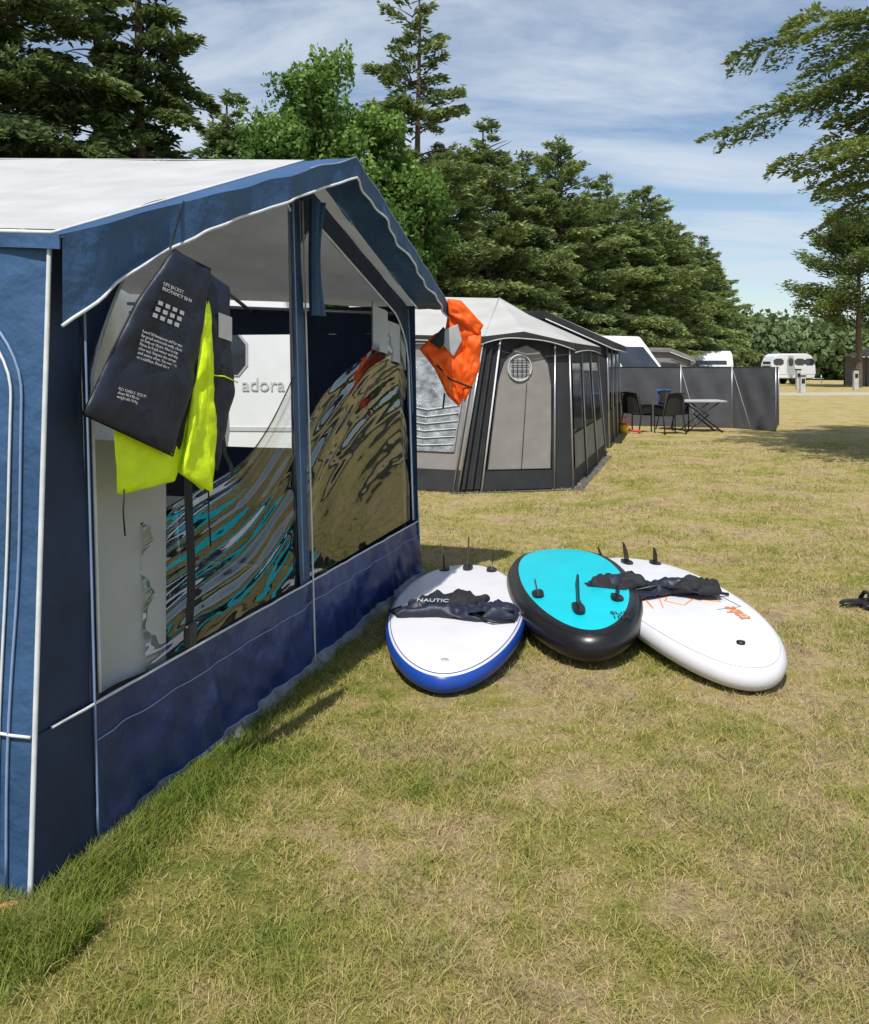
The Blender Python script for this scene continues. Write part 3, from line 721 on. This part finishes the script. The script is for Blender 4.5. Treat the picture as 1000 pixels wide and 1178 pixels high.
# ------------------------------------------------------------------ paddle boards
def board(name, near, far, W, th, mtop, mrail, pe=(2.5, 2.3), rk=.05, z0=0.01, roll=0.0, split=.9, pw=2.3, lift=(0, 0)):
    e = empty(name)
    near = Vector((*near, 0)); far = Vector((*far, 0)); L_ = (far-near).length
    ex = (far-near).normalized(); sx = Vector((ex.y, -ex.x, 0))
    h = th/2
    def zc(s): return z0+h+rk*(1-abs(2*s-1)**3)+lift[0]*(1-s)+lift[1]*s
    def pos(sl, x, z):
        s = sl/L_; return near+ex*sl+sx*x+Vector((0, 0, zc(min(1, max(0, s)))+z+roll*x))
    NP = 120; out = []
    for i in range(NP):
        a = 2*math.pi*i/NP; c, s_ = math.cos(a), math.sin(a)
        p = pe[1] if c > 0 else pe[0]
        out.append((L_/2+L_/2*math.copysign(abs(c)**(2/p), c), W/2*math.copysign(abs(s_)**(2/pw), s_)))
    nrm = []
    for i in range(NP):
        a = out[i-1]; b = out[(i+1) % NP]; t = Vector((b[0]-a[0], b[1]-a[1])).normalized(); nrm.append((t.y, -t.x))
    if nrm[0][0] < 0: nrm = [(-a, -b) for a, b in nrm]
    vs = []; fs = []; mi = []
    rings = []
    def ring(pts, m_):
        rings.append(m_); vs.extend(pts)
    inner = [(o[0]-n_[0]*h, o[1]-n_[1]*h) for o, n_ in zip(out, nrm)]
    for r in (.15, .3, .45, .6, .72, .82, .9, .96):
        ring([pos(L_/2+(a-L_/2)*r, b*r, h) for a, b in inner], 0)
    K = 12
    for k_ in range(K+1):
        a = math.pi/2-math.pi*k_/K
        m_ = 0 if math.sin(a) > split else 1
        ring([pos(p[0]+n_[0]*h*math.cos(a), p[1]+n_[1]*h*math.cos(a), h*math.sin(a)) for p, n_ in zip(inner, nrm)], m_)
    for r in (.9, .6, .3):
        ring([pos(L_/2+(a-L_/2)*r, b*r, -h) for a, b in inner], 0)
    for j in range(len(rings)-1):
        for i in range(NP):
            fs.append((j*NP+i, (j+1)*NP+i, (j+1)*NP+(i+1) % NP, j*NP+(i+1) % NP)); mi.append(max(rings[j], 0) if rings[j] == rings[j+1] else rings[j+1] if rings[j] == 0 else rings[j])
    c0 = len(vs); vs.append(pos(L_/2, 0, h)); c1 = len(vs); vs.append(pos(L_/2, 0, -h)); last = (len(rings)-1)*NP
    for i in range(NP):
        fs.append((c0, i, (i+1) % NP)); mi.append(0); fs.append((c1, last+(i+1) % NP, last+i)); mi.append(0)
    o = mk('hull', vs, fs, [mtop, mrail], e, True)
    o.data.polygons.foreach_set('material_index', mi)
    def S_(s, x, dz=0): return near+ex*L_*s+sx*x+Vector((0, 0, zc(s)+h+roll*x+dz))
    tube('rail_seam', [pos(p[0]+n_[0]*h*.5, p[1]+n_[1]*h*.5, h*.87) for p, n_ in zip(inner, nrm)], .0025, mrail if mrail is not mtop else INK, e, n=5, closed=True)
    return e, S_, ex, sx
def fin(nm, p, ex, up, hgt, chord, parent, sweep=.5, base=True):
    p = Vector(p); up = Vector(up).normalized(); sx = ex.cross(up).normalized()
    prof = [(-chord/2, 0), (chord/2, 0), (chord/2+sweep*hgt*.55, hgt*.55), (chord/2+sweep*hgt, hgt), (chord*.15+sweep*hgt*.9, hgt*.97), (-chord/2+sweep*hgt*.75, hgt*.6)]
    vs = [p+ex*a+up*b-sx*.004 for a, b in prof]+[p+ex*a+up*b+sx*.004 for a, b in prof]
    n_ = len(prof)
    fs = [tuple(range(n_)), tuple(range(n_, 2*n_))[::-1]]+[(i, i+n_, (i+1) % n_+n_, (i+1) % n_) for i in range(n_)]
    mk(nm, vs, fs, RUBBER, parent)
    if base:
        M = frameM(p, ex, sx)
        prism(nm+'_box', chaikin([(-chord*.8, -.035), (chord*.8, -.035), (chord*.8, .035), (-chord*.8, .035)], 2), -.004, .014, RUBBER,
                  M @ Matrix(((1,0,0,0),(0,0,1,0),(0,-1,0,0),(0,0,0,1))), parent)
UPV = Vector((0, 0, 1))
b1, S1, e1, r1 = board('paddle_board', (.035, 4.13), (.26, 6.42), .82, .11, BWHITE, BBLUE, (2.1, 1.75), .04, split=.62, pw=1.95)
fin('fin_centre', S1(.90, 0), e1, UPV, .20, .12, b1, .35); fin('fin_left', S1(.87, -.16), e1, UPV+r1*-.15, .09, .08, b1); fin('fin_right', S1(.87, .17), e1, UPV+r1*.15, .09, .08, b1)
b2, S2, e2, r2 = board('paddle_board', (.83, 4.48), (.90, 6.62), .80, .16, TURQ, BBLACK, (2.2, 2.1), .06, roll=.05, z0=.03, split=.97, pw=2.1)
fin('fin_centre', S2(.17, -.04), -e2, UPV, .19, .12, b2, -.35); fin('fin_left', S2(.30, -.24), -e2, UPV-r2*.2, .09, .09, b2, -.5); fin('fin_right', S2(.24, .20), -e2, UPV+r2*.2, .08, .08, b2, -.5)
b3, S3, e3, r3 = board('paddle_board', (1.55, 4.15), (1.35, 6.56), .82, .13, BWHITE, BWHITE, (2.2, 1.9), .05, pw=2.1)
fin('fin_centre', S3(.86, 0), e3, UPV, .13, .10, b3, .4); fin('fin_left', S3(.86, -.17), e3, UPV-r3*.2, .10, .08, b3); fin('fin_right', S3(.84, .19), e3, UPV+r3*.2, .10, .08, b3)
tube('valve', [S1(.07, .0, -.01), S1(.07, 0, .004)], .02, GREYP, b1, n=14)
tube('valve', [S3(.12, .04, -.006), S3(.12, .04, .012)], .022, RUBBER, b3, n=14)
text('print', 'SUP\n10.6', frameM(S2(.12, .12, .006), r2, S2(.3, .12)-S2(.1, .12)), .06, BBLACK, b2)
text('print_small', 'aqua', frameM(S3(.36, .20, .004), -e3, r3), .13, PORA, b3)
def outline(nm, pts, m, w, S_, parent):
    d_ = []
    for a, b in zip(pts[:-1], pts[1:]):
        for j in range(6): d_.append((a[0]+(b[0]-a[0])*j/6, a[1]+(b[1]-a[1])*j/6))
    d_.append(pts[-1])
    tube(nm, [S_(a, b, -.002) for a, b in d_], w, m, parent, n=6)
outline('print_outline_1', [(.42, -.10), (.52, .02), (.52, .22), (.40, .22), (.43, .08), (.38, -.02), (.42, -.10)], PORA, .006, S3, b3)
outline('print_outline_2', [(.36, -.16), (.47, -.10), (.60, .05), (.62, .24)], PORA, .005, S3, b3)
outline('print_outline_3', [(.56, -.28), (.46, -.20), (.36, -.22)], PORA, .007, S3, b3)
outline('print_outline_4', [(.50, .26), (.36, .30), (.34, .14)], mat('print_navy', (.02, .03, .08), .5), .004, S3, b3)
def bf(S_, s0, dz=.0, x0=0):
    return lambda x, y, h: S_(s0+y/2.3, x+x0, dz+max(h, -.02)+.02)
v3 = empty('buoyancy_vest')
pillow('body', [(-.33, -.10), (-.1, -.06), (.12, -.13), (.35, -.10), (.37, .06), (.22, .15), (.05, .10), (-.12, .20), (-.28, .12), (-.36, .0)], bf(S1, .37), .04, NAVYV, v3, 1.5, 8, -1, 6)
pillow('shoulder', [(-.28, .0), (-.1, -.02), (.1, .02), (.2, .14), (0, .20), (-.2, .16)], bf(S1, .38, .03), .03, BLACK, v3, 1.6, 10, -1, 5)
pillow('collar', [(.08, -.12), (.34, -.08), (.33, .03), (.1, .0)], bf(S1, .37, .034), .025, NAVYV, v3, 1.4, 10, -1, 5)
tube('strap_1', [S1(.40, -.32, .02), S1(.38, -.38, .006), S1(.35, -.34, .012), S1(.36, -.2, .04)], .008, RUBBER, v3)
tube('strap_2', [S1(.33, .1, .04), S1(.30, .22, .015), S1(.32, .34, .008)], .008, RUBBER, v3)
text('print', 'NAUTIC', frameM(S1(.355, -.22, .082), r1, e1+Vector((0, 0, .25))), .05, INK, v3)
v4 = empty('buoyancy_vest')
pillow('body', [(-.50, .02), (-.36, -.16), (-.12, -.10), (.05, -.02), (.22, -.05), (.34, -.02), (.36, .08), (.22, .16), (.02, .10), (-.14, .20), (-.34, .26), (-.48, .16)], bf(S3, .47, .01, -.06), .04, NAVYV, v4, 1.5, 8, -1, 6)
pillow('flap', [(-.46, .0), (-.28, -.12), (-.1, .0), (-.16, .16), (-.36, .22)], bf(S3, .47, .05, -.06), .035, BLACK, v4, 1.6, 9, -1, 5)
pillow('shoulder', [(.02, .0), (.16, -.12), (.30, -.12), (.34, .02), (.2, .1)], bf(S3, .46, .035, -.06), .03, BLACK, v4, 1.6, 9, -1, 5)
tube('strap', [S3(.44, -.3, .05), S3(.46, -.1, .07), S3(.43, .1, .06), S3(.45, .32, .012)], .009, RUBBER, v4)

sd = empty('sandals')
for i, (x, y, r_) in enumerate(((2.80, 5.72, .2), (2.92, 5.62, -.1))):
    M = Matrix.Translation((x, y, .02)) @ Matrix.Rotation(r_, 4, 'Z')
    pillow('sole_%d' % (i+1), [(-.13, -.04), (0, -.05), (.13, -.045), (.15, 0), (.13, .045), (0, .035), (-.13, .04), (-.15, 0)], lambda a, b, h, M=M: M @ Vector((a, b, h+.01)), .02, RUBBER, sd, .1)
    tube('strap_%d' % (i+1), [M @ Vector((.04, -.05, .02)), M @ Vector((.05, -.02, .07)), M @ Vector((.05, .02, .07)), M @ Vector((.04, .05, .02))], .014, BLACK, sd)

# ------------------------------------------------------------------ grey tent
gt = empty('grey_awning_tent')
F0 = Vector((-1.4, 11.35, 0)); F1 = Vector((.29, 10.74, 0)); F2 = Vector((1.75, 11.08, 0)); F3 = Vector((2.95, 15.0, 0)); F4 = Vector((.6, 15.7, 0))
T0 = Vector((-1.3, 11.6, 2.02)); T1 = Vector((.62, 11.0, 1.96)); T2 = Vector((1.72, 11.2, 1.88)); T3 = Vector((2.75, 14.8, 1.90)); T4 = Vector((.6, 15.5, 2.0))
TP = Vector((1.12, 10.98, 2.02))
R1 = Vector((-1.2, 13.0, 2.62)); R2 = Vector((.92, 12.4, 2.53)); R3 = Vector((1.3, 14.2, 2.5))
def lp(a, b, t): return a+(b-a)*t
def quad(nm, a, b, c, d, m, parent, nu=12, nv=10, wob=.008):
    nrm = (b-a).cross(d-a).normalized()
    def f(s, t):
        p = lp(lp(a, b, s), lp(d, c, s), t)
        return p+nrm*(wob*math.sin(s*11+t*5)+wob*1.5*nz(s*5, t*3, 1, 3))*math.sin(math.pi*t)*math.sin(math.pi*s)
    return sheet(nm, f, nu, nv, m, parent)
V3 = lambda v, z: Vector((v.x, v.y, z))
ov_ = Vector((0, -.08, -.02))
T2o = T2+Vector((.08, -.06, -.02))
quad('roof_front', T0+ov_, T1+ov_, R2, R1, TROOF, gt, 16, 10, .03)
mk('roof_hip', [T1+ov_, TP+ov_, T2o, R2], [(0, 1, 3), (1, 2, 3)], TROOF, gt)
mk('roof_side', [T2o, T3+Vector((.08, 0, -.02)), R3, R2], [(0, 1, 2, 3)], TROOF, gt)
mk('roof_back', [T3, T4, R3], [(0, 1, 2)], TROOF, gt); mk('roof_top', [R1, R2, R3, T4], [(0, 1, 2, 3)], TROOF, gt)
tube('roof_piping_1', [R2, T2o], .012, LGREY, gt); tube('roof_piping_2', [R2, T1+ov_], .010, LGREY, gt)
def val2(nm, a, b, drop, m):
    sheet(nm, lambda s, t: lp(a, b, s)+Vector((0, -.01, -drop*t*(1-.35*math.sin(math.pi*s)))), 12, 2, m, gt)
    tube(nm+'_piping', [lp(a, b, s/8)+Vector((0, -.02, -drop*(1-.35*math.sin(math.pi*s/8)))) for s in range(9)], .007, INK, gt)
val2('valance_left', T0+ov_, T1+ov_, .10, TDARK); val2('valance_a', T1+ov_, TP+ov_, .09, TDARK); val2('valance_b', TP+ov_, T2o, .09, TDARK)
val2('valance_side', T2+Vector((.085, -.06, -.02)), T3+Vector((.085, 0, -.02)), .12, TDARK)
def onf(a, b, c, d, s, t, off=0):
    nrm = (b-a).cross(d-a).normalized()
    return lp(lp(a, b, s), lp(d, c, s), t)+nrm*off
FA, FB, FC, FD = F1, F2, T2, T1
quad('front_base', FA, FB, FC, FD, TDARK, gt, 12, 12, .004)
G = lambda s, t, off=.02: onf(FA, FB, FC, FD, s, t, off)
def patch(nm, pts, m, off=.02, g=None):
    g = g or G
    return mk(nm, [g(a, b, off) for a, b in pts], [tuple(range(len(pts)))], m, gt)
door = [(.22, .14), (.80, .14), (.80, .70), (.76, .84), (.66, .92), (.50, .955), (.36, .92), (.26, .84), (.22, .70)]
patch('door_panel', door, TGREY, .03)
tube('door_zip', [G(a, b, .035) for a, b in door], .009, TDARK, gt, closed=True)
tube('door_mid_seam', [G(.53, t, .036) for t in (.14, .5, .7)], .004, TDARK, gt)
cc = G(.44, .80, .045)
ux = (F2-F1).normalized(); uz = UPV
mk('round_window', [cc+ux*.15*math.cos(a)+uz*.16*math.sin(a) for a in np.linspace(0, 2*math.pi, 28)[:-1]], [tuple(range(27))], LGREY, gt)
tube('round_window_rim', [cc+ux*.155*math.cos(a)+uz*.165*math.sin(a)+Vector((0, -.01, 0)) for a in np.linspace(0, 2*math.pi, 28)[:-1]], .010, INK, gt, closed=True)
for i in range(4):
    d_ = -.09+.06*i
    tube('window_mesh_v%d' % i, [cc+ux*d_-uz*.12+Vector((0, -.012, 0)), cc+ux*d_+uz*.12+Vector((0, -.012, 0))], .005, TDARK, gt)
    tube('window_mesh_h%d' % i, [cc-ux*.12+uz*d_+Vector((0, -.013, 0)), cc+ux*.12+uz*d_+Vector((0, -.013, 0))], .005, TDARK, gt)
sheet('front_pleat', lambda a, b: G(.02+.15*a, .02+.93*b, .03+.03*math.sin(a*14)), 14, 10, TDARK, gt)
for nm, s in (('pole_a', -.01), ('pole_b', .19), ('pole_c', .83), ('pole_d', 1.0)):
    tube(nm, [G(s, 0, .05), G(s if s > 0 else .0, .98, .05)], .012, POLE if nm != 'pole_b' else PIPE, gt)
patch('door_skirt', [(.18, .01), (.83, .01), (.83, .135), (.18, .135)], TDARK, .035)
H_ = lambda s, t, off=.02: onf(F0, F1, T1, T0, s, t, off)
quad('left_base', F0, F1, T1, T0, TGREY, gt, 12, 12, .004)
mk('left_window', [H_(.52, .25, .02), H_(.93, .25, .02), H_(.93, .80, .02), H_(.52, .86, .02)], [(0, 1, 2, 3)], mat('milky_film', (.26, .28, .30), .10, .55, 7, .9, 9, bd=.05), gt)
for i in range(6):
    t = .30+.045*i
    tube('window_fold_%d' % i, [H_(.55+.01*i, t, .03), H_(.7, t-.014, .03), H_(.92, t+.004*i, .03)], .006, PIPE, gt)
mk('left_skirt', [H_(0, .01, .025), H_(1, .01, .025), H_(1, .14, .025), H_(0, .14, .025)], [(0, 1, 2, 3)], TDARK, gt)
tube('left_pole', [H_(.97, 0, .04), H_(.97, .97, .04)], .012, POLE, gt)
K_ = lambda s, t, off=.02: onf(F2, F3, T3, T2, s, t, off)
quad('side_base', F2, F3, T3, T2, TDARK, gt, 12, 12, .004)
for i, (a, b) in enumerate(((.06, .30), (.36, .62), (.68, .94))):
    mk('side_window_%d' % (i+1), [K_(a, .38, .02), K_(b, .38, .02), K_(b, .85, .02), K_(a, .85, .02)], [(0, 1, 2, 3)], GLASS, gt)
    mk('side_panel_%d' % (i+1), [K_(a, .12, .02), K_(b, .12, .02), K_(b, .36, .02), K_(a, .36, .02)], [(0, 1, 2, 3)], TGREY, gt)
    tube('side_pole_%d' % (i+1), [K_(b+.03, 0, .03), K_(b+.03, .97, .03)], .012, POLE, gt)
quad('back', F3, F4, T4, T3, TDARK, gt)
mk('groundsheet', [V3(F1, .008)+Vector((-.1, -.12, 0)), V3(F2, .008)+Vector((.12, -.12, 0)), V3(F3, .008)+Vector((.12, 0, 0)), V3(F4, .008)], [(0, 1, 2, 3)], FLOOR, gt)

def awning(name, o, w, l, hz, he, m, roofm):
    e = empty(name); o = Vector(o)
    q = lambda n_, u, z: o+NN*n_+D*u+UPV*z
    ov = .12
    mk('roof', [q(ov, -ov, he), q(ov, l+ov, he), q(-w, l+ov, hz), q(-w, -ov, hz), q(-w*.45, -ov-.02, hz-.02)], [(0, 1, 2, 3, 4)], roofm, e)
    mk('front_valance', [q(ov, -ov, he), q(ov, l+ov, he), q(ov, l+ov, he-.14), q(ov, -ov, he-.14)], [(0, 1, 2, 3)], m, e)
    mk('end_valance', [q(ov, -ov, he), q(-w*.45, -ov-.02, hz-.02), q(-w, -ov, hz), q(-w, -ov, hz-.15), q(-w*.45, -ov, hz-.17), q(ov, -ov, he-.14)], [(0, 1, 2, 3, 4, 5)], m, e)
    mk('end_wall', [q(0, 0, .02), q(-w, 0, .02), q(-w, 0, hz-.05), q(-w*.45, 0, hz-.08), q(-.05, 0, he-.05)], [(0, 1, 2, 3, 4)], m, e)
    mk('far_wall', [q(0, l, .02), q(-w, l, .02), q(-w, l, hz-.05), q(-.05, l, he-.05)], [(0, 1, 2, 3)], m, e)
    mk('front_low', [q(.0, 0, .02), q(0, l, .02), q(0, l, .7), q(0, 0, .7)], [(0, 1, 2, 3)], m, e)
    for i in range(4):
        u = l*i/3
        tube('pole_%d' % (i+1), [q(.02, u, 0), q(-.02, u, he)], .016, POLE, e)
        if i < 3:
            mk('front_window_%d' % (i+1), [q(0, u+.12, .72), q(0, u+l/3-.12, .72), q(-.02, u+l/3-.12, he-.2), q(-.02, u+.12, he-.2)], [(0, 1, 2, 3)], GLASS, e)
            mk('front_mullion_%d' % (i+1), [q(.004, u-.1, .70), q(.004, u+.12, .70), q(-.01, u+.12, he-.1), q(-.01, u-.1, he-.1)], [(0, 1, 2, 3)], m, e)
    mk('end_window', [q(-.35, -.01, .9), q(-w+.5, -.01, .9), q(-w+.5, -.01, 1.65), q(-.35, -.01, 1.6)], [(0, 1, 2, 3)], GLASS, e)
    tube('edge_piping', [q(ov, -ov-.01, he-.14), q(-w*.45, -ov-.03, hz-.17)], .012, PIPE, e)
    tube('front_piping', [q(ov+.01, -ov, he-.14), q(ov+.01, l+ov, he-.14)], .012, PIPE, e)
    return e
awning('awning_tent', (3.28, 16.4, 0), 2.6, 4.0, 2.62, 2.0, TDARK, TROOF)
caravan('caravan', (-.6, 22.4, 0), (-.262, -.965, 0), 6.0)

# ------------------------------------------------------------------ windbreak
wb = empty('windbreak')
pts = [Vector((4.75, 22.4, 0)), Vector((6.2, 21.9, 0)), Vector((7.35, 21.5, 0)), Vector((8.0, 20.4, 0)), Vector((8.9, 22.5, 0))]
for i in range(len(pts)-1):
    a, b = pts[i], pts[i+1]
    quad('panel_%d' % (i+1), a+UPV*.02, b+UPV*.02, b+UPV*1.50, a+UPV*1.50, WB, wb, 20, 10, .035)
for i, p in enumerate(pts):
    tube('pole_%d' % (i+1), [p+Vector((0, -.03, 0)), p+Vector((0, -.03, 1.56))], .014, POLE, wb)
    if i in (1, 2): tube('guy_%d' % (i+1), [p+Vector((0, -.03, 1.5)), p+Vector((.2, -.8, 0))], .004, INK, wb)
tube('top_rail', [p+UPV*1.505 for p in pts], .012, TDARK, wb)
chair('garden_chair', (4.72, 20.3, 0), 2.4, WICK); chair('garden_chair', (5.35, 19.8, 0), 3.3, WICK); chair('garden_chair', (5.75, 20.9, 0), .5, WICK, True)
tg = empty('garden_table')
box('top', (6.25, 20.4, .72), (1.0, .75, .04), LGREY, tg, bev=.01)
for i, (a, b) in enumerate(((-.42, -.3), (.42, -.3), (-.42, .3), (.42, .3))):
    tube('leg_%d' % (i+1), [(6.25+a, 20.4+b, 0), (6.25-a*.2, 20.4+b, .4), (6.25+a*.8, 20.4+b, .7)], .02, WICK, tg)
ty = empty('toy_bucket')
tube('bucket', [(4.34, 19.9, .0), (4.34, 19.9, .2)], .09, TOY_Y, ty, n=16, r2=.13); tube('rim', [(4.34, 19.9, .2), (4.34, 19.9, .225)], .14, TOY_R, ty, n=16)
tube('handle', [(4.2, 19.9, .22), (4.25, 19.88, .33), (4.34, 19.88, .37), (4.43, 19.88, .33), (4.48, 19.9, .22)], .012, TOY_R, ty)
box('spade', (4.6, 19.8, .06), (.22, .08, .05), TOY_R, ty, bev=.02)

# ------------------------------------------------------------------ camper van
cv = empty('camper_van')
M = Matrix.Translation((3.2, 31.0, 0)) @ Matrix.Rotation(math.radians(-58), 4, 'Z')
prism('body', [(0, .35), (5.4, .35), (5.45, .95), (4.85, 1.3), (4.05, 2.15), (3.7, 2.5), (.1, 2.6), (0, 2.3)], 0, 2.0, WHITE, M, cv, .08)
q = lambda x, y, z: M @ Vector((x, y, z))
mk('side_window', [q(2.9, -.012, 1.4), q(4.3, -.012, 1.35), q(3.9, -.012, 2.05), q(2.9, -.012, 2.1)], [(0, 1, 2, 3)], GLASS, cv)
mk('cab_window', [q(.6, -.012, 1.4), q(2.4, -.012, 1.4), q(2.4, -.012, 2.0), q(.6, -.012, 2.0)], [(0, 1, 2, 3)], GLASS, cv)
mk('windscreen', [q(4.85, .2, 1.36), q(4.85, 1.8, 1.36), q(4.12, 1.7, 2.14), q(4.12, .3, 2.14)], [(0, 1, 2, 3)], GLASS, cv)
for i, (x, yy) in enumerate(((1.0, .1), (4.4, .1), (1.0, 1.9), (4.4, 1.9))):
    tube('wheel_%d' % (i+1), [q(x, yy-.12, .34), q(x, yy+.12, .34)], .34, RUBBER, cv, n=20)
box('roof_vent', q(1.6, 1, 2.63), (.6, .5, .1), LGREY, cv, bev=.02)
tube('mirror', [q(4.3, -.05, 1.5), q(4.35, -.3, 1.55)], .05, RUBBER, cv)

awning('awning_tent', (8.7, 29.5, 0), 1.5, 3.0, 2.15, 1.8, TGREY, TROOF)
caravan('caravan', (15.5, 45, 0), (.1, 1, 0), 4.5, height=2.25)
caravan('caravan', (25.8, 66.5, 0), (1, 0, 0), 3.4, height=2.35)
caravan('caravan', (33.5, 66, 0), (1, .1, 0), 5, height=2.4)
pv = empty('pavilion')
M = Matrix.Translation((33, 62, 0))
q = lambda x, y, z: M @ Vector((x, y, z))
mk('roof', [q(-3.2, -1.8, 2.1), q(2.5, -1.8, 2.1), q(2.5, 1.8, 2.1), q(-3.2, 1.8, 2.1), q(-2, 0, 2.7), q(1.5, 0, 2.7)], [(0, 1, 5, 4), (1, 2, 5), (2, 3, 4, 5), (3, 0, 4)], TAN, pv)
for i, (a, b) in enumerate(((-3, -1.6), (2.3, -1.6), (2.3, 1.6), (-3, 1.6))):
    tube('post_%d' % (i+1), [q(a, b, 0), q(a, b, 2.1)], .06, BARK, pv)
mk('back_wall', [q(-3, 1.5, 0), q(2.3, 1.5, 0), q(2.3, 1.5, 2.05), q(-3, 1.5, 2.05)], [(0, 1, 2, 3)], TGREY, pv)
def pedestal(x, y, h=1.0):
    e = empty('power_post'); box('body', (x, y, h/2), (.28, .22, h), GREYP, e, bev=.02); box('cap', (x, y, h+.03), (.34, .28, .06), RUBBER, e, bev=.02)
    box('socket_panel', (x, y-.12, h*.72), (.18, .02, .25), RUBBER, e)
pedestal(19.9, 47, .9); pedestal(25.2, 52, 1.2); pedestal(22.6, 54, 1.2)

# ------------------------------------------------------------------ sky, sun
sd_ = Vector((-.18, -.56, 1.0)).normalized()
el = math.asin(sd_.z); az = math.atan2(sd_.x, sd_.y)
W = bpy.data.worlds.new('World'); S.world = W; W.use_nodes = True
nt = W.node_tree; nt.nodes.clear(); L = nt.links
out = nt.nodes.new('ShaderNodeOutputWorld'); bg = nt.nodes.new('ShaderNodeBackground'); bg.inputs['Strength'].default_value = .125
sk = nt.nodes.new('ShaderNodeTexSky'); sk.sky_type = 'NISHITA'; sk.sun_disc = False; sk.sun_elevation = el; sk.sun_rotation = az % (2*math.pi)
sk.air_density = 1.0; sk.dust_density = .4; sk.ozone_density = 1.6
tc = N(nt, 'ShaderNodeTexCoord'); sp = N(nt, 'ShaderNodeSeparateXYZ'); L.new(tc.outputs['Generated'], sp.inputs[0])
mz = N(nt, 'ShaderNodeMath', operation='ADD'); mz.inputs[1].default_value = .12; L.new(sp.outputs[2], mz.inputs[0])
mm = N(nt, 'ShaderNodeMath', operation='MAXIMUM'); mm.inputs[1].default_value = .03; L.new(mz.outputs[0], mm.inputs[0])
dxn = N(nt, 'ShaderNodeMath', operation='DIVIDE'); L.new(sp.outputs[0], dxn.inputs[0]); L.new(mm.outputs[0], dxn.inputs[1])
dyn = N(nt, 'ShaderNodeMath', operation='DIVIDE'); L.new(sp.outputs[1], dyn.inputs[0]); L.new(mm.outputs[0], dyn.inputs[1])
cb = N(nt, 'ShaderNodeCombineXYZ'); L.new(dxn.outputs[0], cb.inputs[0]); L.new(dyn.outputs[0], cb.inputs[1])
mp = N(nt, 'ShaderNodeMapping'); mp.inputs['Scale'].default_value = (.6, 1.1, 1); mp.inputs['Rotation'].default_value = (0, 0, .35); L.new(cb.outputs[0], mp.inputs[0])
n1 = N(nt, 'ShaderNodeTexNoise', Scale=1.3, Detail=9.0, Roughness=.6, Distortion=.5); L.new(mp.outputs[0], n1.inputs['Vector'])
rp = N(nt, 'ShaderNodeValToRGB'); rp.color_ramp.elements[0].position = .42; rp.color_ramp.elements[0].color = (.04, .04, .04, 1)
rp.color_ramp.elements[1].position = .64; rp.color_ramp.elements[1].color = (.85, .85, .85, 1); L.new(n1.outputs['Fac'], rp.inputs[0])
mx = N(nt, 'ShaderNodeMix', data_type='RGBA'); L.new(rp.outputs[0], mx.inputs[0]); L.new(sk.outputs[0], mx.inputs[6]); mx.inputs[7].default_value = (5.6, 6.2, 7.0, 1)
L.new(mx.outputs[2], bg.inputs[0]); L.new(bg.outputs[0], out.inputs[0])
sun = bpy.data.lights.new('sun', 'SUN'); sun.energy = 5.0; sun.angle = math.radians(.55); sun.color = (1, .955, .88)
so = link(bpy.data.objects.new('sun', sun)); so.rotation_euler = (-sd_).to_track_quat('-Z', 'Y').to_euler()

# ------------------------------------------------------------------ camera
cam = bpy.data.cameras.new('camera'); co = link(bpy.data.objects.new('camera', cam))
cam.sensor_fit = 'HORIZONTAL'; cam.sensor_width = 36; cam.lens = 36; cam.shift_y = -.171
co.location = (0, 0, 1.6); co.rotation_euler = (math.radians(90), 0, 0); cam.clip_end = 3000; cam.clip_start = .05
S.camera = co
S.view_settings.view_transform = 'Standard'; S.view_settings.look = 'None'; S.view_settings.exposure = 0
